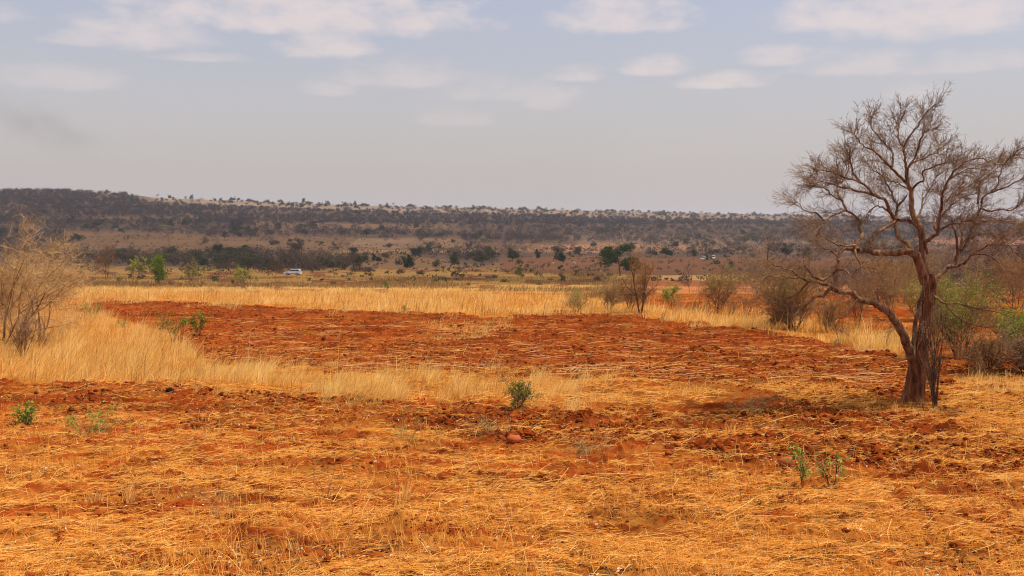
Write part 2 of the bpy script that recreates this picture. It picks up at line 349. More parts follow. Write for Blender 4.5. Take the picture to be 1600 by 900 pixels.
def ground_cols(x, y):
    yy = np.maximum(y, 1.0); px = 800 + F * x / yy; row = HZ + F * h_of(x, y) / yy
    n_a = fbm(x * .8, y * 1.6, 61, 4); n_b = fbm(x * .16, y * .5, 71, 3); n_c = fbm(x * 2.5, y * 5, 66, 3)
    w = (vnoise(x * .6, y * .6, 81) - .5) * 12 + (vnoise(x * 2.2, y * 2.2, 82) - .5) * 8
    lit = np.full(x.shape, .27) + (n_b - .5) * 1.3 + (fbm(x * .8, y * 3.6, 64, 3) - .5) * 1.8 + (n_c - .5) * 1.2
    fld = inpoly(px, row + w * .5, FIELD); band = inpoly(px, row + w, P_BAND)
    lit = np.where(fld, .02 + (n_a - .5) * 1.0 + (n_c - .5) * .6, lit)
    lit = np.where(band, .06 + (n_a - .5) * 1.2 + (n_c - .5) * .6, lit)
    for P, v in ((G_STRIP, .75), (G_LEFT, .85), (G_LEFT2, .7), (G_FAR, .9), (G_TREE, .6), (G_MID, .25), (G_RIGHT, .7)):
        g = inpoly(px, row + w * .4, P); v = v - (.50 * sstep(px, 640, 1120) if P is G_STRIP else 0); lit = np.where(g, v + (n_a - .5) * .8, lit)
    lit = np.clip(lit, 0, 1)[:, None]
    up = np.where(fld | band, 1.0, 1.28)[:, None]
    soil = (C_SOIL + (C_SOILD - C_SOIL) * sstep(fbm(x * 1.7, y * 1.7, 91, 3), .42, .68)[:, None]) * up
    near = soil * (1 - lit) + (C_LIT * (1 - .3 * n_c[:, None])) * lit
    # beyond the bright grass: dull grass with dark reddish streaks, then the valley and hill
    st = fbm(x * .02 + 5, row * .33, 95, 4)[:, None]; sp = fbm(px * .03, row * .30, 97, 4)[:, None]
    dull = np.array([.34, .17, .042]) * (1 - st) + np.array([.48, .265, .072]) * st
    dull = np.where(sp > .62, np.array([.24, .085, .035]), dull)
    und = np.array([.105, .068, .050]) * (1 - st) + np.array([.16, .095, .06]) * st; cv = sstep(cover(px, row), .3, .8)[:, None]
    val = (np.array([.20, .11, .055]) * (1 - sp) + np.array([.27, .155, .075]) * sp) * (1 - cv * .85) + und * cv * .85
    f1 = sstep(y, 120, 135)[:, None]; f2 = sstep(420 - row + (st[:, 0] - .5) * 12, -6, 6)[:, None]
    c = near * (1 - f1) + dull * f1; c = c * (1 - f2) + val * f2
    sw = (sp[:, 0] - .5) * 5
    for P, _, cc in CLEAR:
        g = inpoly(px, row + sw, P) & (row < 440)
        c = np.where(g[:, None], np.array(cc) * (.82 + .4 * st), c)
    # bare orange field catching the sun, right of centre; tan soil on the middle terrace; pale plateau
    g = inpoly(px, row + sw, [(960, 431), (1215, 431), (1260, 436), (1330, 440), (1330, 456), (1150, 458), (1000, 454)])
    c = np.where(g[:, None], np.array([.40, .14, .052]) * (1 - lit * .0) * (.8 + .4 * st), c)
    g = inpoly(px, row + sw, [(960, 429), (1215, 429), (1330, 434), (1330, 439), (960, 436)])
    c = np.where(g[:, None], np.array([.52, .29, .10]), c)
    g = inpoly(px, row + sw, [(560, 373), (700, 373), (728, 387), (640, 389), (540, 387)])
    c = np.where(g[:, None], np.array([.265, .155, .085]) * (.7 + .6 * sp), c)
    rr = np.interp(px, RX, RR); pl = (row < rr + np.where(px < 190, 1, 9 + (sp[:, 0] - .5) * 6)) & (y > 900)
    c = np.where(pl[:, None], np.array([.215, .145, .095]) * (.8 + .4 * sp), c)
    return c
def build_ground():
    ys = np.concatenate([[-60, -30, -12, 0, 5], np.exp(np.arange(math.log(9), math.log(40), .0031)), np.exp(np.arange(math.log(40), math.log(75), .0042)), np.exp(np.arange(math.log(75), math.log(3200), .011)), [3600, 4500, 6000, 8000]])
    tt = np.concatenate([[-2.2, -1.6, -1.2, -1.0], np.linspace(-.85, -.56, 60), np.linspace(-.555, .555, 900), np.linspace(.56, .85, 60), [1.0, 1.2, 1.6, 2.2]])
    hw = np.maximum(ys, 9)
    X = tt[None, :] * hw[:, None]; Y = np.repeat(ys[:, None], len(tt), 1)
    x = X.ravel(); y = Y.ravel()
    z = np.empty(len(x)); c = np.empty((len(x), 3))
    for i in range(0, len(x), 200000):
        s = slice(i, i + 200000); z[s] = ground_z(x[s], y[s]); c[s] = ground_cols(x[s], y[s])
    nr, nc = X.shape; i = np.arange(nr * nc).reshape(nr, nc)
    q = np.stack([i[:-1, :-1], i[:-1, 1:], i[1:, 1:], i[1:, :-1]], -1).reshape(-1, 4)
    o = mesh_np('ground', np.stack([x, y, z], 1), quads=q, attrs={'col': c}, mats=[M['ground']], smooth=True)
    tag(o, 'red soil farmland falling to a wooded valley and far ridge', 'ground', kind='structure')
build_ground()

# ------------------------------------------------------------------ blades, straws and litter
def blades(P, H, az_, lean, wid, var, curl=1.6):
    """upright tapering blades bending over"""
    n = len(P); d = np.stack([np.cos(az_), np.sin(az_), 0 * az_], 1)
    wa = rng.uniform(0, np.pi, n); wv = np.stack([np.cos(wa), np.sin(wa), 0 * wa], 1) * (wid / 2)[:, None]
    wv[:, 0] = np.abs(wv[:, 0]) + wid * .15
    def pt(t): return P + d * (H * lean * t ** curl)[:, None] + np.array([0, 0, 1.0]) * (H * np.sqrt(np.maximum(1 - (lean * .85) ** 2, .08)) * t)[:, None]
    m_ = pt(.55); tp = pt(1.0)
    V = np.stack([P - wv, P + wv, m_ + wv * .7, m_ - wv * .7, tp], 1).reshape(-1, 3)
    b = np.arange(n)[:, None] * 5
    return V, b + np.array([[0, 1, 2, 3]]), b + np.array([[3, 2, 4]]), np.repeat(var, 5)
def straws(P, L, az_, tilt, wid, var, bend):
    """thin stems lying about"""
    n = len(P); d = np.stack([np.cos(az_) * np.cos(tilt), np.sin(az_) * np.cos(tilt), np.sin(tilt)], 1)
    s = np.stack([-np.sin(az_), np.cos(az_), 0 * az_], 1)
    ro = rng.uniform(.2, 1.3, n); wv = (s * np.cos(ro)[:, None] + np.array([0, 0, 1.0]) * np.sin(ro)[:, None]) * (wid / 2)[:, None]
    a = P - d * (L / 2)[:, None]; e = P + d * (L / 2)[:, None]; m_ = P + s * (L * bend)[:, None] + np.array([0, 0, 1.0]) * (L * np.abs(bend) * .5)[:, None]
    V = np.stack([a - wv, a + wv, m_ + wv, m_ - wv, e + wv, e - wv], 1).reshape(-1, 3)
    b = np.arange(n)[:, None] * 6
    return V, np.concatenate([b + np.array([[0, 1, 2, 3]]), b + np.array([[3, 2, 4, 5]])], 0), np.repeat(var, 6)
def sample(poly, n, wob=6, keep=None):
    """n points seen inside an outline, laid on the ground"""
    p = np.array(poly); x0, y0 = p.min(0); x1, y1 = p.max(0); out = []; got = 0
    while got < n:
        a = rng.uniform(x0 - 8, x1 + 8, n * 2); b = rng.uniform(y0 - 8, y1 + 8, n * 2)
        d = depth_at(a, b); x = (a - 800) / F * d
        w = (vnoise(x * .6, d * .6, 81) - .5) * 2 * wob + (vnoise(x * 2.5, d * 2.5, 83) - .5) * wob
        ok = inpoly(a, b + w, poly)
        if keep is not None: ok &= rng.random(len(a)) < keep(x, d, a, b)
        out.append(np.stack([x[ok], d[ok]], 1)); got += ok.sum()
        if len(out) > 30: break
    q = np.concatenate(out)[:n]
    return np.stack([q[:, 0], q[:, 1], ground_z(q[:, 0], q[:, 1])], 1)
def join(parts):
    V, Q, T, A = [], [], [], []; o = 0
    for v, q, t, a in parts:
        V.append(v); A.append(a); Q.append(q + o); 
        if t is not None: T.append(t + o)
        o += len(v)
    return np.concatenate(V), np.concatenate(Q), (np.concatenate(T) if T else None), np.concatenate(A)

def tall_grass():
    parts = []
    for poly, n, hmin, hmax, wid, lean, wob in ((G_STRIP, 26000, .22, .62, .008, .62, 14), (G_LEFT, 42000, .35, .85, .009, .66, 8), (G_LEFT2, 22000, .35, .85, .012, .45, 6),
                                           (G_FAR, 60000, .28, .78, .020, .66, 9), (G_TREE, 7000, .25, .6, .012, .4, 5), (G_MID, 2200, .10, .34, .012, .6, 24), (G_RIGHT, 7000, .12, .35, .010, .5, 6)):
        keep = None
        if poly is G_STRIP: keep = lambda x, d, a, b: np.clip(sstep(fbm(x * .8, d * .8, 131, 4), .38, .60) * (1.15 - 1.0 * sstep(a, 520, 1120)), .02, 1)
        if poly is G_FAR: keep = lambda x, d, a, b: np.clip(sstep(fbm(x * .14, d * .2, 133, 4), .30, .52), .05, 1)
        if poly is G_LEFT: keep = lambda x, d, a, b: np.clip(sstep(fbm(x * .6, d * .6, 137, 4), .25, .52), .10, 1)
        P = sample(poly, n, wob, keep); n = len(P)
        sc_ = 1.0 if poly is not G_FAR else .45
        cl_ = fbm(P[:, 0] * 1.3 * sc_, P[:, 1] * 1.0 * sc_, 135, 3); c2_ = fbm(P[:, 0] * 3.1 * sc_, P[:, 1] * 2.2 * sc_, 139, 2)
        H = rng.lognormal(math.log((hmin + hmax) / 2 * .68), .42, n) * (.35 + 1.15 * sstep(cl_, .25, .75)) * (.7 + .6 * c2_)
        az_ = rng.normal(0.1, .8, n) + (c2_ - .5) * 1.5
        parts.append(blades(P, H, az_, np.clip(rng.normal(lean, .26, n), .02, 1.05), rng.uniform(.6, 1.3, n) * wid, np.clip(rng.normal(.5, .30, n) + (cl_ - .5) * .7 + (c2_ - .5) * .8, 0, 1)))
    for poly, n, h, wid in ((G_LEFT, 1500, .75, .012), (G_STRIP[:4] + [(830, 626)] + G_STRIP[8:], 700, .5, .011), (G_FAR, 1800, .95, .028), (G_LEFT2, 700, .8, .014)):
        P = sample(poly, n, 8, lambda x, d, a, b: np.clip(sstep(fbm(x * .5, d * .5, 149, 3), .4, .6), .05, 1)); n = len(P)
        parts.append(blades(P, rng.lognormal(math.log(h), .25, n), rng.normal(.1, 1.0, n), np.clip(rng.normal(.3, .15, n), .02, .8), rng.uniform(.6, 1.2, n) * wid, np.clip(rng.normal(.12, .12, n), 0, 1), 2.2))
    V, Q, T, A = join(parts)
    tag(mesh_np('tall_grass', V, Q, T, {'var': A}, [M['tallgrass']]), 'tall golden dry grass in strips round the red field', 'grass', kind='stuff')
tall_grass()

FG = [(-420, 628), (200, 642), (330, 670), (470, 680), (620, 670), (800, 692), (960, 702), (1120, 724), (1300, 744), (1640, 744), (2000, 744), (2000, 1000), (-420, 1000)]
FG_R = [(1100, 600), (1260, 640), (1400, 652), (1640, 690), (2000, 730), (2000, 600), (1500, 604), (1440, 640), (1260, 610)]
def straw_litter():
    parts = []
    def dens(x, d, a, b): return np.clip(.03 + 1.3 * sstep(fbm(x * .55, d * 2.4, 141, 4), .38, .60) * (.12 + sstep(fbm(x * 2.2, d * 6.5, 145, 3), .38, .60)), .03, 1)
    for poly, n, L, wid, keep in ((FG, 104000, .12, .0052, dens), (FG_R, 22000, .20, .007, dens), (P_BAND, 15000, .15, .006, dens), (FIELD, 13000, .20, .007, dens), (G_STRIP, 9000, .25, .008, None)):
        P = sample(poly, n, 10, keep); n = len(P)
        big = rng.random(n) < .06
        l_ = rng.lognormal(math.log(L), .6, n) * np.where(big, 3.2, 1)
        az_ = np.where(rng.random(n) < .55, rng.normal(0, .35, n), rng.uniform(0, np.pi, n))
        P[:, 2] += rng.uniform(.0, .035, n) + .01
        v, q, a = straws(P, np.clip(l_, .05, 1.0), az_, rng.normal(0, .13, n) + (rng.random(n) < .12) * rng.uniform(.2, .7, n), rng.uniform(.6, 1.5, n) * wid, np.clip(rng.normal(.5, .25, n) + big * .2, 0, 1), rng.normal(0, .10, n))
        parts.append((v, q, None, a))
    V, Q, T, A = join(parts)
    tag(mesh_np('straw_litter', V, Q, T, {'var': A}, [M['straw']]), 'pale straw litter flattened over the red soil', 'straw', kind='stuff')
    parts = []
    for poly, n, h in ((FG, 20000, .15), (FG_R, 8000, .2), (P_BAND, 2200, .14), (FIELD, 2500, .16)):
        P = sample(poly, n, 10, lambda x, d, a, b: np.clip(sstep(fbm(x * .9, d * .9, 151, 3), .40, .64), .05, 1)); n = len(P)
        parts.append(blades(P, rng.lognormal(math.log(h), .5, n), rng.uniform(0, 2 * np.pi, n), np.clip(rng.normal(.5, .25, n), .05, .95), rng.uniform(.004, .009, n), np.clip(rng.normal(.55, .25, n), 0, 1)))
    V, Q, T, A = join(parts)
    tag(mesh_np('grass_stubble', V, Q, T, {'var': A}, [M['straw']]), 'short dry grass stubble standing in the straw', 'grass', kind='stuff')
    parts = []  # dark strips added to stand in for small shadows among the clods
    for poly, n, L in ((FG, 9000, .10), (P_BAND, 4000, .11), (FIELD, 6000, .16), (FG_R, 2500, .11), (G_STRIP, 1500, .16)):
        P = sample(poly, n, 10, lambda x, d, a, b: np.clip(sstep(fbm(x * .9, d * 1.5, 191, 3), .38, .66), .1, 1)); n = len(P); P[:, 2] += .012
        v, q, a = straws(P, rng.lognormal(math.log(L), .5, n), rng.uniform(0, np.pi, n), rng.normal(0, .2, n), rng.uniform(.006, .018, n), rng.random(n), rng.normal(0, .15, n)); parts.append((v, q, None, a))
    V, Q, T, A = join(parts)
    tag(mesh_np('shade_speck_litter', V, Q, T, {'var': A}, [M['dark_stalk_speck']]), 'dark scraps added over the soil as specks of shade among clods and straw', 'litter', kind='stuff')
    # bleached crop stalks lying in the ploughed field
    P = sample([(330, 500), (800, 505), (1000, 505), (1210, 530), (1420, 565), (1440, 610), (1130, 600), (800, 588), (560, 582), (340, 560)], 560, 4); n = len(P)
    P[:, 2] += rng.uniform(.03, .08, n)
    v, q, a = straws(P, rng.lognormal(math.log(.85), .45, n), rng.normal(0.1, .35, n), rng.normal(0, .05, n), rng.uniform(.007, .016, n), np.clip(rng.normal(.5, .3, n), 0, 1), rng.normal(0, .05, n))
    tag(mesh_np('crop_stalks', v, q, None, {'var': a}, [M['stalk']]), 'bleached crop stalks strewn across the ploughed red field', 'stalks', kind='stuff')
    # curled dead leaves and chips
    parts = []
    for poly, n in ((FG, 1600), (P_BAND, 1100), (FIELD, 900), (FG_R, 400)):
        P = sample(poly, n, 10, lambda x, d, a, b: np.clip(sstep(fbm(x * .8, d * 1.2, 161, 3), .5, .7), .02, 1)); n = len(P); P[:, 2] += .03
        v, q, a = straws(P, rng.uniform(.02, .06, n), rng.uniform(0, np.pi, n), rng.normal(0, .3, n), rng.uniform(.01, .022, n), rng.random(n), rng.normal(0, .3, n)); parts.append((v, q, None, a))
    V, Q, T, A = join(parts)
    tag(mesh_np('leaf_litter', V, Q, T, {'var': A}, [M['deadleaf']]), 'curled pale dead leaves scattered on the soil', 'leaves', kind='stuff')
straw_litter()

def dull_grass():
    poly = [(-300, 425), (330, 430), (480, 434), (760, 420), (960, 418), (1010, 432), (1010, 478), (900, 462), (700, 453), (420, 450), (130, 447), (-300, 446)]
    P = sample(poly, 34000, 2, lambda x, d, a, b: np.clip(sstep(fbm(x * .05, b * .6, 171, 4), .42, .56), .04, 1)); n = len(P)
    parts = [blades(P, rng.uniform(.3, .85, n), rng.normal(.2, .9, n), np.clip(rng.normal(.4, .2, n), .02, .9), rng.uniform(.03, .06, n), np.clip(rng.normal(.5, .3, n), 0, 1))]
    V, Q, T, A = join(parts)
    tag(mesh_np('valley_grass', V, Q, T, {'var': A}, [M['dullgrass']]), 'dull olive brown grass on the slope beyond the bright strip', 'grass', kind='stuff')
dull_grass()

def lump(n_lat, n_lon, seed, amp=.35):
    """an irregular closed lump, unit size"""
    r = np.random.default_rng(seed); V = [(0, 0, 1)]; F3 = []
    for i in range(1, n_lat):
        th = math.pi * i / n_lat
        for j in range(n_lon):
            ph = 2 * math.pi * j / n_lon + (i % 2) * .3
            V.append((math.sin(th) * math.cos(ph), math.sin(th) * math.sin(ph), math.cos(th)))
    V.append((0, 0, -1)); V = np.array(V, float); V *= r.uniform(1 - amp, 1 + amp, (len(V), 1)); L = len(V) - 1
    for j in range(n_lon): F3.append((0, 1 + j, 1 + (j + 1) % n_lon)); F3.append((L, L - n_lon + (j + 1) % n_lon, L - n_lon + j))
    Q = []
    for i in range(n_lat - 2):
        for j in range(n_lon):
            a = 1 + i * n_lon; b = a + n_lon; Q.append((a + j, b + j, b + (j + 1) % n_lon, a + (j + 1) % n_lon))
    return V, np.array(Q), np.array(F3)
def soil_clods():
    protos = [lump(4, 6, s, .42) for s in range(6)]
    parts = []
    for poly, n, s0 in ((P_BAND, 11000, .028), (FIELD, 14000, .034), (FG, 12000, .016), (FG_R, 3500, .024)):
        P = sample(poly, n, 8, lambda x, d, a, b: np.clip(sstep(fbm(x * .6, d * .9, 181, 3), .42, .66), .08, 1)); n = len(P)
        sz = np.minimum(rng.lognormal(math.log(s0 * .85), .5, n), .085); pk = rng.integers(0, 6, n)
        for k_ in range(6):
            i = pk == k_; v, q, t = protos[k_]; m_ = i.sum()
            a = rng.uniform(0, 2 * np.pi, m_); ca, sa = np.cos(a)[:, None], np.sin(a)[:, None]
            vx = v[None, :, 0] * ca - v[None, :, 1] * sa; vy = v[None, :, 0] * sa + v[None, :, 1] * ca
            VV = np.stack([vx * 1.3, vy, np.repeat(v[None, :, 2] * .75, m_, 0)], -1) * sz[i][:, None, None] + P[i][:, None, :] + np.array([0, 0, 1]) * (sz[i] * .2)[:, None, None]
            o = (np.arange(m_) * len(v))[:, None, None]
            parts.append((VV.reshape(-1, 3), (q[None] + o).reshape(-1, 4), (t[None] + o).reshape(-1, 3), np.repeat(rng.random(m_), len(v))))
    V, Q, T, A = join(parts)
    tag(mesh_np('soil_clods', V, Q, T, {'var': A}, [M['clodv']]), 'crumbled clods of red earth over the ploughed ground', 'soil', kind='stuff')
M['clodv'] = leafy('red_earth_clod', [(.115, .020, .0035), (.21, .038, .0065), (.30, .068, .014)], 0.0)
soil_clods()

# ------------------------------------------------------------------ branches and leaves
def tubes(polys, sides=4):
    """polys: list of (points Kx3, radii K); one mesh's worth of tapering tubes"""
    by = {}
    for p, r in polys: by.setdefault(len(p), []).append((p, r))
    V, Q, A = [], [], []; off = 0
    for K, L in by.items():
        P = np.array([p for p, _ in L], float); Rr = np.array([r for _, r in L], float); N = len(L)
        T = np.gradient(P, axis=1); T /= np.maximum(np.linalg.norm(T, axis=2, keepdims=True), 1e-9)
        ref = np.where(np.abs(T[:, :1, 2:3]) > .9, np.array([1., 0, 0]), np.array([0., .25, 1.]))
        U = np.cross(T, np.broadcast_to(ref, T.shape)); U /= np.maximum(np.linalg.norm(U, axis=2, keepdims=True), 1e-9); B = np.cross(T, U)
        an = np.arange(sides) * 2 * np.pi / sides
        ring = P[:, :, None, :] + Rr[:, :, None, None] * (U[:, :, None, :] * np.cos(an)[None, None, :, None] + B[:, :, None, :] * np.sin(an)[None, None, :, None])
        V.append(ring.reshape(-1, 3))
        b = (np.arange(N) * K * sides)[:, None, None] + (np.arange(K - 1) * sides)[None, :, None]; j = np.arange(sides)[None, None, :]; j2 = (j + 1) % sides
        Q.append(np.stack([b + j, b + j2, b + sides + j2, b + sides + j], -1).reshape(-1, 4) + off)
        A.append(np.repeat(rng.random(N), K * sides)); off += N * K * sides
    return np.concatenate(V), np.concatenate(Q), None, np.concatenate(A)
def leaves(C, size, var, aspect=.5, flat=0.0):
    n = len(C); a = rng.normal(size=(n, 3)); a[:, 2] *= (1 - flat); a /= np.linalg.norm(a, axis=1, keepdims=True)
    b = np.cross(a, rng.normal(size=(n, 3))); b /= np.maximum(np.linalg.norm(b, axis=1, keepdims=True), 1e-9)
    a = a * (size / 2)[:, None]; b = b * (size / 2 * aspect)[:, None]
    V = np.stack([C - a, C + b, C + a, C - b], 1).reshape(-1, 3)
    return V, np.arange(n * 4).reshape(-1, 4), None, np.repeat(var, 4)
def unit(v): return v / max(np.linalg.norm(v), 1e-9)
def grow(polys, tips, p, d, L, r, lvl, prm, rg):
    """one wandering branch and, from it, its side branches"""
    K = prm['K'][lvl]; pts = [p]; dirs = [d]
    for i in range(K - 1):
        d = unit(d + rg.normal(size=3) * prm['wig'][lvl] + np.array(prm['pull']) * prm['pullw'][lvl]); p = p + d * L / (K - 1); pts.append(p); dirs.append(d)
    r1 = max(r * prm['tap'][lvl], prm['rmin']); polys[lvl].append((np.array(pts), np.linspace(r, r1, K)))
    if lvl == len(prm['K']) - 1: tips.append(pts[-1]); tips.append(pts[len(pts) // 2]); return
    n = max(1, int(rg.poisson(prm['n'][lvl])))
    for c in range(n):
        f = rg.uniform(prm['from'][lvl], 1.0) if c else 1.0
        i = min(int(f * (K - 1)), K - 2); q = pts[i] + (pts[i + 1] - pts[i]) * (f * (K - 1) - i) if f < 1 else pts[-1]
        side = rg.normal(size=3); side -= dirs[i] * side.dot(dirs[i]); side = unit(side)
        an = rg.normal(prm['ang'][lvl], .18) * (1 if c else .4)
        nd = unit(dirs[i] * math.cos(an) + side * math.sin(an))
        grow(polys, tips, q, nd, L * prm['len'][lvl] * rg.uniform(.6, 1.25), max((r + (r1 - r) * f) * prm['rad'][lvl], prm['rmin']), lvl + 1, prm, rg)
BASEP = dict(K=[5, 4, 4, 3], wig=[.12, .2, .25, .3], pull=(0, 0, 1), pullw=[.1, .06, .03, 0], tap=[.55, .5, .5, .5], n=[5, 5, 4], ang=[.6, .7, .8], len=[.6, .55, .5], rad=[.6, .55, .55], rmin=.004)
BASEP['from'] = [.16, .2, .2]
def shrub_parts(seed, H, Wd, stems, leafmat=None, nleaf=0, leafsize=.06, twigmat='twig', stem_r=.03, spread=.5, prm=None, leaf_top=False, leaf_jit=.06, rmin=.004, stem_h=.6, barkmat='shbark', aspect=.5, spray=0, spray_w=.06):
    """meshes for one shrub or small tree, base at origin: stem, twigs, foliage"""
    rg = np.random.default_rng(seed); P = dict(BASEP); P.update(prm or {}); P['rmin'] = rmin
    polys = [[] for _ in P['K']]; tips = []
    for s in range(stems):
        a = rg.uniform(0, 2 * math.pi); t = spread * rg.uniform(.25, 1.0) if stems > 1 else spread * .3
        d = np.array([math.cos(a) * math.sin(t), math.sin(a) * math.sin(t), math.cos(t)])
        b = np.array([math.cos(a), math.sin(a), 0]) * rg.uniform(0, .10) * Wd * (stems > 1) * .5 + np.array([0, 0, -.06])
        grow(polys, tips, b, d, H * stem_h * rg.uniform(.75, 1.1), stem_r * rg.uniform(.7, 1.1), 0, P, rg)
    allp = np.concatenate([p for lv in polys for p, _ in lv])
    zt = np.percentile(allp[:, 2], 98.5); rw = np.percentile(np.hypot(allp[:, 0], allp[:, 1]), 93); sc = np.array([Wd / 2 / rw, Wd / 2 / rw, H / zt])
    polys = [[(p * sc, r) for p, r in lv] for lv in polys]; tips = np.array(tips) * sc
    out = [('stem', tubes([x for lv in polys[:2] for x in lv], 5), barkmat), ('twig_sprays', tubes([x for lv in polys[2:] for x in lv], 3), twigmat)]
    if spray:
        i = rg.integers(0, len(tips), spray); C = tips[i] * (1 - .25 * rg.random((spray, 1)) ** 2) + rg.normal(size=(spray, 3)) * .045 * H; C[:, 2] = np.maximum(C[:, 2], .05 * H)
        sp_ = leaves(C, rg.uniform(.05, .15, spray) * H, np.clip(rg.normal(.5, .28, spray), 0, 1), spray_w)
        v0, q0, _, a0 = out[1][1]; out[1] = ('twig_sprays', (np.concatenate([v0, sp_[0]]), np.concatenate([q0, sp_[1] + len(v0)]), None, np.concatenate([a0, sp_[3]])), twigmat)
    if leafmat and nleaf:
        w = np.clip((tips[:, 2] / H - .35) / .5, .02, 1) ** 1.5 if leaf_top else np.ones(len(tips))
        i = rg.choice(len(tips), nleaf, p=w / w.sum()); C = tips[i] + rg.normal(size=(nleaf, 3)) * leaf_jit
        C[:, 2] = np.maximum(C[:, 2], .03)
        out.append(('foliage', leaves(C, rg.uniform(.6, 1.4, nleaf) * leafsize, np.clip(rg.normal(.5, .25, nleaf), 0, 1), aspect), leafmat))
    return out
def place_parts(name, parts, loc, rz=0, sc=1.0):
    root = empty(name, loc, rz, sc)
    for nm, (V, Q, T, A), mk in parts:
        mesh_np(nm, V, Q, T, {'var': A}, [M[mk]], parent=root, smooth=nm in ('stem', 'trunk'))
    return root
def shrub_at(name, px, row, hpx, wpx, seed, stems, label, cat='shrub', group=None, sink=0.03, **kw):
    x, d, z = spot(px, row); H = hpx * d / F; Wd = wpx * d / F
    s = max(1.0, d / 60)
    if hpx > 40 and cat in ('shrub', 'tree'): kw.setdefault('spray', int(950 * min(wpx / 60, 2.6))); kw.setdefault('spray_w', .045)
    elif cat in ('shrub', 'tree') and 'shrub' in name: kw.setdefault('spray', 500)
    kw.setdefault('stem_r', .0075 * H + .005); kw.setdefault('rmin', .0045 * s + .0015)
    if 'leafsize' in kw: kw['leafsize'] *= s ** .5
    root = place_parts(name, shrub_parts(seed, H, Wd, stems, **kw), (x, d, z - sink), 0)
    return tag(root, label, cat, group)

